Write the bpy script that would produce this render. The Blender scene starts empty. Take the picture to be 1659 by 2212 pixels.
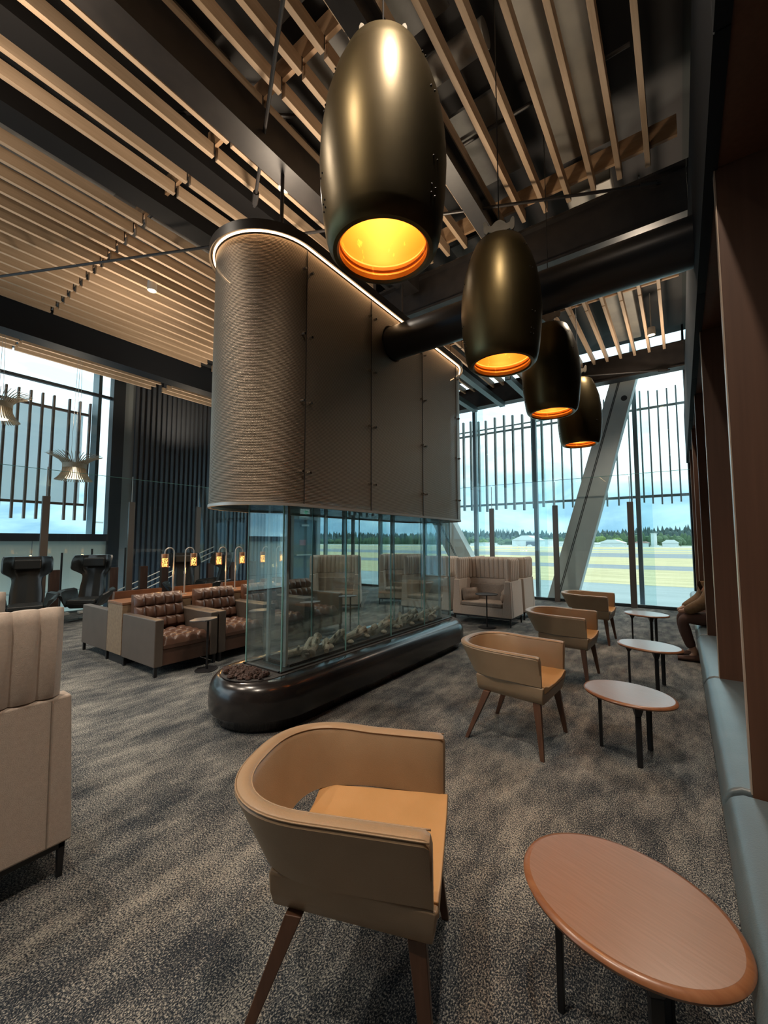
import bpy, math, random
from mathutils import Vector, Matrix
random.seed(7)
R = math.radians; PI = math.pi
sc = bpy.context.scene
col = sc.collection

# ---------------------------------------------------------------- camera
EYE = 1.55
cam_d = bpy.data.cameras.new('camera'); cam = bpy.data.objects.new('camera', cam_d); col.objects.link(cam)
cam_d.sensor_fit = 'VERTICAL'; cam_d.sensor_height = 36.0; cam_d.lens = 890.0/2212*36.0
cam_d.clip_start = 0.05; cam_d.clip_end = 4000
cam.location = (0, 0, EYE)
cam.rotation_euler = (R(90+4.113), 0, R(35.756))
sc.camera = cam

# ---------------------------------------------------------------- look and exposure
sc.view_settings.view_transform = 'Standard'; sc.view_settings.look = 'None'
sc.view_settings.gamma = 1; sc.view_settings.use_curve_mapping = False
sc.view_settings.exposure = 0.74
sc.cycles.max_bounces = 10; sc.cycles.diffuse_bounces = 5; sc.cycles.glossy_bounces = 4
sc.cycles.transparent_max_bounces = 40; sc.cycles.transmission_bounces = 6
sc.cycles.sample_clamp_indirect = 4; sc.cycles.caustics_reflective = False; sc.cycles.caustics_refractive = False

# ---------------------------------------------------------------- world: overcast sky
SKY = 1.75
def world():
    w = bpy.data.worlds.new('overcast_sky'); sc.world = w; w.use_nodes = True
    n, l = w.node_tree.nodes, w.node_tree.links; n.clear()
    out = n.new('ShaderNodeOutputWorld'); bg = n.new('ShaderNodeBackground')
    tc = n.new('ShaderNodeTexCoord'); mp = n.new('ShaderNodeMapping'); mp.inputs['Scale'].default_value = (1, 1, 3.2)
    l.new(tc.outputs['Generated'], mp.inputs['Vector'])
    no = n.new('ShaderNodeTexNoise'); no.inputs['Scale'].default_value = 3.2; no.inputs['Detail'].default_value = 9
    no.inputs['Roughness'].default_value = .55; no.inputs['Distortion'].default_value = .5
    l.new(mp.outputs['Vector'], no.inputs['Vector'])
    cr = n.new('ShaderNodeValToRGB'); e = cr.color_ramp.elements
    e[0].position = .40; e[0].color = (.42, .56, .66, 1); e[1].position = .60; e[1].color = (.92, 1.0, 1.0, 1)
    l.new(no.outputs['Fac'], cr.inputs['Fac'])
    sp = n.new('ShaderNodeSeparateXYZ'); l.new(tc.outputs['Generated'], sp.inputs['Vector'])
    c2 = n.new('ShaderNodeValToRGB'); e = c2.color_ramp.elements
    e[0].position = .0; e[0].color = (.34, .48, .58, 1); e[1].position = .10; e[1].color = (.50, .62, .68, 1)
    e = c2.color_ramp.elements.new(.28); e.color = (1, 1, 1, 1)
    l.new(sp.outputs['Z'], c2.inputs['Fac'])
    mx = n.new('ShaderNodeMixRGB'); mx.blend_type = 'MULTIPLY'; mx.inputs['Fac'].default_value = 1
    l.new(cr.outputs['Color'], mx.inputs['Color1']); l.new(c2.outputs['Color'], mx.inputs['Color2'])
    l.new(mx.outputs['Color'], bg.inputs['Color']); bg.inputs['Strength'].default_value = SKY
    l.new(bg.outputs['Background'], out.inputs['Surface'])
world()
sun_d = bpy.data.lights.new('veiled_sun', 'SUN'); sun_d.energy = 1.2; sun_d.angle = R(40); sun_d.color = (1, .97, .92)
sun = bpy.data.objects.new('veiled_sun', sun_d); col.objects.link(sun); sun.rotation_euler = (R(42), 0, R(150))

# ---------------------------------------------------------------- materials
def newmat(name):
    m = bpy.data.materials.new(name); m.use_nodes = True
    n, l = m.node_tree.nodes, m.node_tree.links
    return m, n, l, n['Principled BSDF']
def mat(name, c, rough=.5, metal=0., c2=None, scale=(30, 30, 30), lo=.35, hi=.65, bump=0., bscale=None, detail=4, spec=None, coat=0., sheen=0.):
    m, n, l, b = newmat(name)
    b.inputs['Roughness'].default_value = rough; b.inputs['Metallic'].default_value = metal
    b.inputs['Base Color'].default_value = (*c, 1)
    if spec is not None: b.inputs['Specular IOR Level'].default_value = spec
    if coat: b.inputs['Coat Weight'].default_value = coat; b.inputs['Coat Roughness'].default_value = .2
    if sheen: b.inputs['Sheen Weight'].default_value = sheen
    if c2 or bump:
        tc = n.new('ShaderNodeTexCoord'); mp = n.new('ShaderNodeMapping'); mp.inputs['Scale'].default_value = scale
        l.new(tc.outputs['Object'], mp.inputs['Vector'])
        no = n.new('ShaderNodeTexNoise'); no.inputs['Scale'].default_value = 1; no.inputs['Detail'].default_value = detail
        l.new(mp.outputs['Vector'], no.inputs['Vector'])
        if c2:
            cr = n.new('ShaderNodeValToRGB'); e = cr.color_ramp.elements
            e[0].position = lo; e[0].color = (*c, 1); e[1].position = hi; e[1].color = (*c2, 1)
            l.new(no.outputs['Fac'], cr.inputs['Fac']); l.new(cr.outputs['Color'], b.inputs['Base Color'])
        if bump:
            src = no
            if bscale:
                src = n.new('ShaderNodeTexNoise'); src.inputs['Scale'].default_value = bscale; src.inputs['Detail'].default_value = 3
                l.new(tc.outputs['Object'], src.inputs['Vector'])
            bp = n.new('ShaderNodeBump'); bp.inputs['Strength'].default_value = bump; bp.inputs['Distance'].default_value = .01
            l.new(src.outputs['Fac'], bp.inputs['Height']); l.new(bp.outputs['Normal'], b.inputs['Normal'])
    return m
def emis(name, c, s):
    m, n, l, b = newmat(name); n.remove(b)
    e = n.new('ShaderNodeEmission'); e.inputs['Color'].default_value = (*c, 1); e.inputs['Strength'].default_value = s
    l.new(e.outputs['Emission'], n['Material Output'].inputs['Surface']); return m
def glass(name, tint, refl=.06, edge=.6, rough=.0):
    m, n, l, b = newmat(name); n.remove(b)
    t = n.new('ShaderNodeBsdfTransparent'); t.inputs['Color'].default_value = (*tint, 1)
    g = n.new('ShaderNodeBsdfGlossy'); g.inputs['Roughness'].default_value = rough; g.inputs['Color'].default_value = (.9, 1, 1, 1)
    lw = n.new('ShaderNodeLayerWeight'); lw.inputs['Blend'].default_value = .5
    pw = n.new('ShaderNodeMath'); pw.operation = 'POWER'; pw.inputs[1].default_value = 4; l.new(lw.outputs['Facing'], pw.inputs[0])
    mr = n.new('ShaderNodeMapRange'); mr.inputs['To Min'].default_value = refl; mr.inputs['To Max'].default_value = edge
    l.new(pw.outputs[0], mr.inputs['Value'])
    x = n.new('ShaderNodeMixShader'); l.new(mr.outputs['Result'], x.inputs['Fac'])
    l.new(t.outputs[0], x.inputs[1]); l.new(g.outputs[0], x.inputs[2]); l.new(x.outputs[0], n['Material Output'].inputs['Surface'])
    return m
def carpet_mat():
    m, n, l, b = newmat('speckled_carpet'); b.inputs['Roughness'].default_value = .95; b.inputs['Specular IOR Level'].default_value = .15
    tc = n.new('ShaderNodeTexCoord')
    def noise(sx, sy, det, rg=.5):
        mp = n.new('ShaderNodeMapping'); mp.inputs['Scale'].default_value = (sx, sy, 1); l.new(tc.outputs['Object'], mp.inputs['Vector'])
        q = n.new('ShaderNodeTexNoise'); q.inputs['Scale'].default_value = 1; q.inputs['Detail'].default_value = det; q.inputs['Roughness'].default_value = rg
        l.new(mp.outputs['Vector'], q.inputs['Vector']); return q.outputs['Fac']
    fine = noise(185, 120, 4, .75); streak = noise(7, 2.6, 6, .7); tile = noise(1.6, 1.2, 2)
    def math2(op, a, bb):
        q = n.new('ShaderNodeMath'); q.operation = op
        for i, v in enumerate((a, bb)):
            if isinstance(v, (int, float)): q.inputs[i].default_value = v
            else: l.new(v, q.inputs[i])
        return q.outputs[0]
    s = math2('ADD', math2('MULTIPLY', math2('SUBTRACT', streak, .5), .27), fine)
    s = math2('ADD', s, math2('MULTIPLY', math2('SUBTRACT', tile, .5), .14))
    cr = n.new('ShaderNodeValToRGB'); e = cr.color_ramp.elements
    e[0].position = .42; e[0].color = (.011, .016, .024, 1); e[1].position = .60; e[1].color = (.45, .43, .375, 1)
    k = cr.color_ramp.elements.new(.505); k.color = (.060, .069, .080, 1)
    l.new(s, cr.inputs['Fac']); l.new(cr.outputs['Color'], b.inputs['Base Color'])
    bp = n.new('ShaderNodeBump'); bp.inputs['Strength'].default_value = .5; bp.inputs['Distance'].default_value = .006
    l.new(fine, bp.inputs['Height']); l.new(bp.outputs['Normal'], b.inputs['Normal']); return m
def mesh_metal():
    m, n, l, b = newmat('woven_bronze_mesh')
    b.inputs['Metallic'].default_value = .8; b.inputs['Roughness'].default_value = .45
    tc = n.new('ShaderNodeTexCoord'); wv = n.new('ShaderNodeTexWave'); wv.bands_direction = 'Z'; wv.inputs['Scale'].default_value = 24
    wv.inputs['Distortion'].default_value = 1.2; wv.inputs['Detail'].default_value = 1; wv.inputs['Detail Scale'].default_value = 14
    l.new(tc.outputs['Object'], wv.inputs['Vector'])
    bp = n.new('ShaderNodeBump'); bp.inputs['Strength'].default_value = .55; bp.inputs['Distance'].default_value = .004
    l.new(wv.outputs['Fac'], bp.inputs['Height']); l.new(bp.outputs['Normal'], b.inputs['Normal'])
    cr = n.new('ShaderNodeValToRGB'); e = cr.color_ramp.elements
    e[0].position = .1; e[0].color = (.15, .115, .085, 1); e[1].position = .7; e[1].color = (.30, .24, .18, 1)
    l.new(wv.outputs['Fac'], cr.inputs['Fac']); l.new(cr.outputs['Color'], b.inputs['Base Color'])
    t = n.new('ShaderNodeBsdfTransparent'); x = n.new('ShaderNodeMixShader')
    mr = n.new('ShaderNodeMapRange'); mr.inputs['To Min'].default_value = .20; mr.inputs['To Max'].default_value = .06
    l.new(wv.outputs['Fac'], mr.inputs['Value']); l.new(mr.outputs['Result'], x.inputs['Fac'])
    l.new(b.outputs[0], x.inputs[1]); l.new(t.outputs[0], x.inputs[2]); l.new(x.outputs[0], n['Material Output'].inputs['Surface'])
    return m
def perforated():
    m, n, l, b = newmat('perforated_copper'); b.inputs['Base Color'].default_value = (.35, .17, .09, 1); b.inputs['Metallic'].default_value = .8; b.inputs['Roughness'].default_value = .4
    tc = n.new('ShaderNodeTexCoord'); v = n.new('ShaderNodeTexVoronoi'); v.inputs['Scale'].default_value = 110
    l.new(tc.outputs['Object'], v.inputs['Vector'])
    sp = n.new('ShaderNodeSeparateXYZ'); l.new(tc.outputs['Object'], sp.inputs['Vector'])
    lt = n.new('ShaderNodeMath'); lt.operation = 'LESS_THAN'; lt.inputs[1].default_value = .46; l.new(v.outputs['Distance'], lt.inputs[0])
    zz = n.new('ShaderNodeMath'); zz.operation = 'LESS_THAN'; zz.inputs[1].default_value = .13; l.new(sp.outputs['Z'], zz.inputs[0])
    mu = n.new('ShaderNodeMath'); mu.operation = 'MULTIPLY'; l.new(lt.outputs[0], mu.inputs[0]); l.new(zz.outputs[0], mu.inputs[1])
    t = n.new('ShaderNodeBsdfTransparent'); x = n.new('ShaderNodeMixShader'); l.new(mu.outputs[0], x.inputs['Fac'])
    l.new(b.outputs[0], x.inputs[1]); l.new(t.outputs[0], x.inputs[2]); l.new(x.outputs[0], n['Material Output'].inputs['Surface']); return m
M = {}
M['carpet'] = carpet_mat()
M['mesh'] = mesh_metal()
M['perf'] = perforated()
M['slat'] = mat('pine_slat', (.48, .34, .22), .6, c2=(.62, .46, .32), scale=(18, 1.2, 18), bump=.1)
M['ply'] = mat('plywood', (.40, .24, .13), .6, c2=(.52, .34, .2), scale=(2, 14, 14))
M['steel'] = mat('dark_painted_steel', (.020, .017, .016), .45, c2=(.030, .025, .023), scale=(6, 6, 6))
M['steelblue'] = mat('blue_black_steel', (.010, .013, .018), .6, spec=.25)
M['blacksteel'] = mat('matt_black_steel', (.010, .009, .009), .7, spec=.2)
M['deck'] = mat('ceiling_deck', (.045, .045, .045), .8, c2=(.02, .018, .018), scale=(1.1, .8, 1), lo=.47, hi=.53, detail=1)
M['panelgrey'] = mat('acoustic_panel', (.20, .205, .20), .9, c2=(.15, .15, .15), scale=(4, 4, 4))
M['duct'] = mat('black_duct_metal', (.03, .03, .032), .33, metal=.3)
M['zinc'] = mat('zinc_duct', (.36, .34, .30), .5, metal=.3, c2=(.26, .25, .23), scale=(2, 2, 2))
M['brass'] = mat('aged_brass', (.14, .102, .044), .37, metal=.9, c2=(.09, .067, .032), scale=(3, 3, 1.3), bump=.03, detail=5)
M['gilt'] = mat('gilded_inner_face', (.72, .40, .10), .55, metal=.1, c2=(.42, .20, .04), scale=(22, 22, 9), lo=.3, hi=.36, detail=6)
M['tan'] = mat('tan_leather', (.31, .21, .125), .36, c2=(.355, .245, .15), scale=(5, 5, 5), bump=.12, bscale=260)
M['tanseat'] = mat('caramel_leather', (.47, .265, .105), .36, c2=(.52, .30, .13), scale=(5, 5, 5), bump=.08, bscale=200)  # seat copy of the tan leather, orange light put into its colour
M['brownlea'] = mat('brown_leather', (.095, .048, .032), .32, c2=(.12, .062, .042), scale=(7, 7, 7), bump=.1, bscale=180)
M['taupe'] = mat('taupe_vinyl', (.10, .078, .063), .42, c2=(.115, .09, .074), scale=(6, 6, 6))
M['blacklea'] = mat('black_leather', (.020, .023, .024), .30, bump=.08, bscale=150)
M['felt'] = mat('cream_felt', (.47, .385, .32), .9, c2=(.52, .43, .36), scale=(60, 60, 60), bump=.25, bscale=300, sheen=.3)
M['greyfab'] = mat('taupe_upholstery', (.24, .19, .155), .8, c2=(.28, .225, .185), scale=(30, 30, 30), bump=.15, bscale=200)
M['walnut'] = mat('walnut_leg', (.075, .032, .018), .4, c2=(.12, .055, .03), scale=(30, 30, 4))
M['cherry'] = mat('cherry_table_top', (.26, .145, .095), .30, c2=(.30, .17, .115), scale=(9, 120, 9), bump=.03, coat=.3)
M['edgewood'] = mat('table_edge_wood', (.24, .095, .042), .33, c2=(.30, .13, .06), scale=(8, 60, 8), coat=.3)
M['greytop'] = mat('grey_laminate', (.14, .14, .145), .3)
M['blackmetal'] = mat('black_powder_coat', (.012, .012, .014), .4)
M['wallwood'] = mat('stained_wall_wood', (.085, .036, .018), .6, c2=(.105, .046, .024), scale=(40, 40, 1.2), bump=.03)
M['counter'] = mat('counter_oak', (.22, .15, .095), .5, c2=(.29, .205, .13), scale=(25, 2, 25))
M['countertop'] = mat('counter_top_wood', (.20, .10, .055), .35, c2=(.27, .14, .08), scale=(30, 2, 30))
M['bench'] = mat('teal_grey_leather', (.088, .112, .12), .32, c2=(.105, .13, .138), scale=(5, 5, 5), bump=.08, bscale=160)
M['stone'] = mat('black_marble', (.012, .010, .010), .22, c2=(.022, .018, .017), scale=(3, 3, 3), coat=.3)
M['lava'] = mat('lava_rock', (.05, .028, .022), .9, c2=(.09, .055, .045), scale=(40, 40, 40), bump=.4)
M['gravel'] = mat('burner_gravel', (.035, .035, .035), .9, c2=(.09, .08, .075), scale=(80, 80, 80), bump=1)
M['log'] = mat('bleached_log', (.62, .53, .41), .8, c2=(.22, .165, .12), scale=(12, 12, 12), lo=.45, hi=.7, bump=.5)
M['stainless'] = mat('stainless_steel', (.48, .46, .43), .38, metal=.45)
M['chrome'] = mat('polished_steel', (.6, .58, .55), .2, metal=1)
M['postwood'] = mat('bronze_post', (.16, .14, .125), .4, metal=.4)
M['white'] = mat('white_enamel', (.62, .60, .55), .5)
M['whitecol'] = mat('painted_steel_column', (.60, .66, .65), .5, c2=(.64, .70, .68), scale=(3, 3, 3))
M['groove'] = mat('column_groove', (.08, .09, .09), .6)
M['mullion'] = mat('window_mullion', (.13, .17, .18), .4, metal=.4)
M['darkframe'] = mat('dark_window_frame', (.025, .03, .035), .4)
M['cream'] = mat('cream_wall_panel', (.66, .68, .57), .5)
M['greyplaster'] = mat('grey_wall', (.23, .26, .27), .6)
M['corr'] = mat('corrugated_cladding', (.10, .112, .13), .36, metal=.3)
M['finout'] = mat('louver_fin', (.25, .15, .12), .6)
M['finpale'] = mat('pale_louver_fin', (.30, .30, .29), .6)
M['perfpanel'] = mat('grey_screen_panel', (.40, .46, .47), .7, c2=(.46, .52, .53), scale=(4, 4, 4))
def translucent(name, c):
    m, n, l, b = newmat(name); b.inputs['Base Color'].default_value = (*c, 1); b.inputs['Roughness'].default_value = .9
    t = n.new('ShaderNodeBsdfTranslucent'); t.inputs['Color'].default_value = (*c, 1); x = n.new('ShaderNodeMixShader'); x.inputs['Fac'].default_value = .6
    l.new(b.outputs[0], x.inputs[1]); l.new(t.outputs[0], x.inputs[2]); l.new(x.outputs[0], n['Material Output'].inputs['Surface']); return m
M['perfpanel'] = translucent('backlit_screen_panel', (.90, .92, .92))
M['doorgrey'] = mat('door_paint', (.12, .155, .165), .5)
M['glass'] = glass('barrier_glass', (.965, .985, .98), .032, .75)
M['wglass'] = glass('window_glass', (.90, .965, .965), .03, .7)
M['fglass'] = glass('fireplace_glass', (.93, .965, .97), .085, .8)
M['gedge'] = mat('glass_edge', (.20, .42, .38), .2, spec=.8)
M['led'] = emis('warm_led', (1.0, .62, .32), 6)
M['fascia'] = mat('blue_black_fascia', (.007, .009, .012), .75, spec=.15)
M['lamp'] = emis('lamp_glow', (1.0, .80, .50), 9)
M['amber'] = emis('amber_bulb', (1.0, .46, .10), 3.2)
M['amberring'] = emis('amber_ring', (1.0, .40, .06), 1.3)
M['exitg'] = emis('exit_sign_glow', (.25, .9, .55), 1.3)
M['exitw'] = emis('exit_sign_white', (.8, 1, .92), 1.3)
M['woodlamp'] = mat('birch_lamp_blade', (.44, .36, .26), .6, c2=(.5, .42, .31), scale=(20, 20, 20))
M['jacket'] = mat('brown_jacket', (.16, .09, .04), .85, c2=(.20, .12, .06), scale=(30, 30, 30), bump=.3)
M['trouser'] = mat('dark_brown_trousers', (.085, .045, .035), .85)
M['hair'] = mat('dark_hair', (.02, .015, .012), .6)
M['skin'] = mat('skin', (.42, .24, .16), .55)
M['tarmac'] = mat('tarmac', (.23, .27, .27), .8, c2=(.28, .32, .32), scale=(.05, .3, 1))
M['tarmac2'] = mat('taxiway_tarmac', (.16, .18, .20), .8, c2=(.21, .23, .24), scale=(.05, .3, 1))
M['grass'] = mat('dry_grass', (.40, .335, .165), .9, c2=(.52, .43, .24), scale=(.06, .5, 1), lo=.4, hi=.6)
M['apron'] = mat('pale_apron', (.45, .43, .38), .8)
M['tree1'] = mat('far_conifers', (.06, .10, .10), .9, c2=(.085, .13, .12), scale=(.3, .3, .3))  # lightened and bluish: distance haze put into the conifer colour
M['tree2'] = mat('broadleaf_trees', (.10, .16, .08), .9, c2=(.07, .12, .07), scale=(.6, .6, .6))  # lightened as well, haze over far trees is in the colour
M['tree3'] = mat('lime_tree', (.16, .24, .06), .9, c2=(.11, .17, .05), scale=(.6, .6, .6))
M['hangar'] = mat('hangar_cladding', (.62, .68, .68), .6)
M['hangardoor'] = mat('hangar_door', (.12, .15, .18), .6)
M['roofred'] = mat('red_roof', (.42, .25, .22), .7)

# ---------------------------------------------------------------- helpers
def tag(o, label=None, cat=None, group=None, kind=None):
    if label: o['label'] = label
    if cat: o['category'] = cat
    if group: o['group'] = group
    if kind: o['kind'] = kind
    return o
def empty(name, loc=(0, 0, 0), rz=0):
    o = bpy.data.objects.new(name, None); o.empty_display_size = .1; col.objects.link(o)
    o.location = loc; o.rotation_euler = (0, 0, rz); return o
def copy_tree(o, parent=None):
    c = o.copy(); col.objects.link(c)
    if parent is not None: c.parent = parent
    for ch in [x for x in bpy.data.objects if x.parent == o]: copy_tree(ch, c)
    return c
class MB:
    def __init__(s): s.v = []; s.f = []
    def add(s, vs, fs):
        k = len(s.v); s.v += [tuple(p) for p in vs]; s.f += [tuple(i+k for i in q) for q in fs]; return s
    def hexa(s, p):      # 4 bottom (ccw) + 4 top
        return s.add(p, [(3, 2, 1, 0), (4, 5, 6, 7), (0, 1, 5, 4), (1, 2, 6, 5), (2, 3, 7, 6), (3, 0, 4, 7)])
    def box(s, x0, x1, y0, y1, z0, z1):
        return s.hexa([(x0, y0, z0), (x1, y0, z0), (x1, y1, z0), (x0, y1, z0), (x0, y0, z1), (x1, y0, z1), (x1, y1, z1), (x0, y1, z1)])
    def taper(s, b, t, bs, ts, rz=0):    # rectangular bar from b to t with half sizes
        c, q = math.cos(rz), math.sin(rz)
        def ring(p, h): return [(p[0]+x*c-y*q, p[1]+x*q+y*c, p[2]) for x, y in ((-h[0], -h[1]), (h[0], -h[1]), (h[0], h[1]), (-h[0], h[1]))]
        return s.hexa(ring(b, bs)+ring(t, ts))
    def bar(s, a, b, w, h, up=(0, 0, 1)):
        a, b = Vector(a), Vector(b); d = (b-a).normalized(); u = Vector(up)
        r = d.cross(u).normalized(); u = r.cross(d).normalized(); r *= w/2; u *= h/2
        return s.hexa([a-r-u, a+r-u, a+r+u, a-r+u, b-r-u, b+r-u, b+r+u, b-r+u])
    def tube(s, path, r, n=10, caps=True):
        path = [Vector(p) for p in path]; rings = []; prev = None
        rr = r if isinstance(r, (list, tuple)) else [r]*len(path)
        for i, p in enumerate(path):
            d = (path[min(i+1, len(path)-1)]-path[max(i-1, 0)]).normalized()
            if prev is None:
                a = Vector((0, 0, 1)) if abs(d.z) < .9 else Vector((1, 0, 0)); u = d.cross(a).normalized()
            else: u = (prev-d*prev.dot(d)).normalized()
            prev = u; w = d.cross(u)
            rings.append([p+(u*math.cos(2*PI*k/n)+w*math.sin(2*PI*k/n))*rr[i] for k in range(n)])
        vs = [q for g in rings for q in g]; fs = []
        for i in range(len(rings)-1):
            for k in range(n):
                fs.append((i*n+k, i*n+(k+1) % n, (i+1)*n+(k+1) % n, (i+1)*n+k))
        if caps: fs += [tuple(range(n))[::-1], tuple((len(rings)-1)*n+k for k in range(n))]
        return s.add(vs, fs)
    def lathe(s, prof, n=40, c=(0, 0), sx=1, sy=1, closed=False):
        vs = []; fs = []; m = len(prof)
        for k in range(n):
            a = 2*PI*k/n
            vs += [(c[0]+r*math.cos(a)*sx, c[1]+r*math.sin(a)*sy, z) for r, z in prof]
        for k in range(n):
            k2 = (k+1) % n
            for i in range(m if closed else m-1):
                j = (i+1) % m
                fs.append((k*m+i, k2*m+i, k2*m+j, k*m+j))
        return s.add(vs, fs)
    def prism(s, poly, z0, z1, axis='z'):
        n = len(poly)
        def P(a, b, c): return (a, b, c) if axis == 'z' else ((c, a, b) if axis == 'x' else (a, c, b))
        vs = [P(a, b, z0) for a, b in poly]+[P(a, b, z1) for a, b in poly]
        fs = [tuple(range(n))[::-1], tuple(range(n, 2*n))]+[(i, (i+1) % n, n+(i+1) % n, n+i) for i in range(n)]
        return s.add(vs, fs)
    def loft(s, rings, closed=True, caps=True):
        m = len(rings[0]); vs = [p for g in rings for p in g]; fs = []
        for i in range(len(rings)-1):
            for k in range(m if closed else m-1):
                fs.append((i*m+k, i*m+(k+1) % m, (i+1)*m+(k+1) % m, (i+1)*m+k))
        if caps: fs += [tuple(range(m))[::-1], tuple((len(rings)-1)*m+k for k in range(m))]
        return s.add(vs, fs)
    def sphere(s, c, r, n=10, m=6, sz=1):
        prof = [(max(1e-4, r*math.sin(PI*i/m)), c[2]-r*sz*math.cos(PI*i/m)) for i in range(m+1)]
        return s.lathe(prof, n, (c[0], c[1]))
    def build(s, name, m, parent=None, bevel=0, smooth=False, seg=2, fix=True):
        me = bpy.data.meshes.new(name); me.from_pydata(s.v, [], s.f)
        if fix:
            import bmesh
            b = bmesh.new(); b.from_mesh(me); bmesh.ops.recalc_face_normals(b, faces=b.faces); b.to_mesh(me); b.free()
        me.materials.append(M[m] if isinstance(m, str) else m)
        o = bpy.data.objects.new(name, me); col.objects.link(o)
        if parent is not None: o.parent = parent
        if smooth or bevel: me.shade_smooth()
        if bevel:
            q = o.modifiers.new('bevel', 'BEVEL'); q.width = bevel; q.segments = seg; q.limit_method = 'ANGLE'; q.angle_limit = R(35)
            q.harden_normals = True
        elif smooth == 'auto':
            try: me.set_sharp_from_angle(angle=R(35))
            except Exception: pass
        return o
def struct(name, mb, m, **k):
    o = mb.build(name, m, **k); o['kind'] = 'structure'; return o
def point_light(name, loc, e, c, r=.05, spot=None, blend=.6, parent=None, rot=(0, 0, 0)):
    d = bpy.data.lights.new(name, 'SPOT' if spot else 'POINT'); d.energy = e; d.color = c; d.shadow_soft_size = r
    if spot: d.spot_size = R(spot); d.spot_blend = blend
    o = bpy.data.objects.new(name, d); col.objects.link(o); o.location = loc; o.rotation_euler = rot
    if parent is not None: o.parent = parent
    return o

ONES = 'zeroth first second third fourth fifth sixth seventh eighth ninth tenth eleventh twelfth thirteenth fourteenth fifteenth sixteenth seventeenth eighteenth nineteenth'.split()
def nth(k):
    if k < 20: return ONES[k]
    t_ = {2: 'twent', 3: 'thirt', 4: 'fort'}[k//10]
    return t_+'ieth' if k % 10 == 0 else t_+'y-'+ONES[k % 10]
# ================================================================ SETTING
FX0, FY1 = -10.95, 11.55
struct('floor', MB().box(FX0, .95, -5.5, FY1, -.3, 0), 'carpet')
# right hand wall with seating niches: back, soffit, dark fascia, glazing above
struct('wall_right', MB().box(.78, .95, -5.5, FY1, 0, 6.6), 'wallwood')
struct('trim_1', MB().box(.20, .78, -5.5, FY1, 3.34, 3.42), 'wallwood')
fb = MB()
ys = [-5.5, -3, -.6, 1.75, 3.65, 5.55, 7.45, 9.3, FY1]
for a, b in zip(ys, ys[1:]): fb.box(.165, .215, a+.004, b-.004, 3.33, 4.44)
struct('trim_2', fb, 'fascia')
struct('trim_3', MB().box(.19, .78, -5.5, FY1, 4.3, 4.36), 'steel')
struct('window_4', MB().box(.22, .24, -5.5, FY1, 4.42, 6.6), glass('dark_upper_glass', (.10, .11, .115), .10, .9))
# ceiling deck
struct('ceiling', MB().box(-14, 1, -5.5, 11.95, 6.62, 6.8), 'deck')
# lower ceiling strips above the hall edge
# curtain wall
CY = 12.5
cw = struct('window_1', MB().box(-12.3, .95, CY, CY+.03, -3.5, 7.2), 'wglass')
for i, x in enumerate((-11.9, -10.9, -9.1, -7.2, -5.3, -3.42, -.86, .6)):
    MB().box(x-.05, x+.05, CY-.16, CY-.02, -3.5, 7.2).build('mullion', 'mullion', cw)
    MB().box(x+.06, x+.30, CY-.14, CY-.12, -3.5, 7.2).build('glass_fin', 'wglass', cw)
for z in (-.35, 2.25):
    if z < 0: MB().box(-12.3, .95, CY-.1, CY-.02, z-.06, z+.06).build('transom', 'darkframe', cw)
struct('trim_4', MB().box(FX0, .95, FY1-.06, FY1+.02, -.3, .07), 'darkframe')
struct('trim_5', MB().box(FX0-.04, FX0+.06, -5.5, FY1, -.3, .03), 'darkframe')
# far right corner
struct('wall_far', MB().box(.20, .95, 11.56, 12.48, -.3, 6.6), 'fascia')
struct('wall_back', MB().box(-6.5, .95, -5.7, -5.5, 0, 6.6), 'wallwood')  # unseen wall, added to cut fill light from behind the camera
# left outer wall of the hall
WX = -12.3
struct('wall_left', MB().box(WX-.2, WX, -5.5, 4.62, -3.5, 1.56), 'cream')
seam = MB()
for y in (-.2, 3.02): seam.box(WX, WX+.006, y, y+.012, -3.5, 1.56)
seam.box(WX, WX+.006, -5.5, 4.62, .35, .362)
struct('trim_6', seam, 'greyplaster')
struct('trim_7', MB().box(WX-.2, WX+.12, -5.5, 4.62, 1.56, 1.74), 'darkframe')
w2 = struct('window_2', MB().box(WX-.12, WX-.1, -5.5, 4.55, 1.74, 6.6), 'wglass')
MB().box(WX-.14, WX-.04, -5.5, 4.55, 5.38, 5.45).build('transom', 'darkframe', w2)
MB().box(WX-.5, WX-.1, 4.25, 4.33, 1.74, 6.6).build('mullion', 'mullion', w2)
struct('trim_8', MB().box(WX-.2, WX+.06, 4.55, 4.84, -3.5, 6.6), 'darkframe')
struct('wall_grey', MB().box(WX-.2, WX, 4.84, 5.12, -3.5, 6.6), 'greyplaster')
cr_ = MB(); y = 5.12
pl = [(WX-.1, y)]
while y < 10.3:
    pl += [(WX+.06, y+.005), (WX+.06, y+.075), (WX, y+.08), (WX, y+.14)]; y += .145
pl += [(WX-.1, y)]
cr_.prism(pl, -3.5, 6.6)
struct('wall_ribbed', cr_, 'corr')
struct('wall_back_left', MB().box(WX-.2, WX, y, CY, -3.5, 6.6), 'greyplaster')
dr = struct('door_1', MB().box(WX, WX+.05, 10.95, 12.1, 0, 2.32), 'doorgrey')
MB().box(WX, WX+.08, 10.87, 10.95, 0, 2.4).build('door_frame', 'darkframe', dr)
MB().box(WX, WX+.08, 12.1, 12.2, 0, 2.4).build('door_frame', 'darkframe', dr)
MB().box(WX, WX+.08, 10.87, 12.2, 2.32, 2.42).build('door_frame', 'darkframe', dr)
MB().box(WX+.05, WX+.12, 11.1, 11.9, 1.0, 1.05).build('panic_bar', 'stainless', dr)
MB().box(WX+.05, WX+.11, 11.35, 11.75, 2.16, 2.24).build('door_closer', 'stainless', dr)
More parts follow.
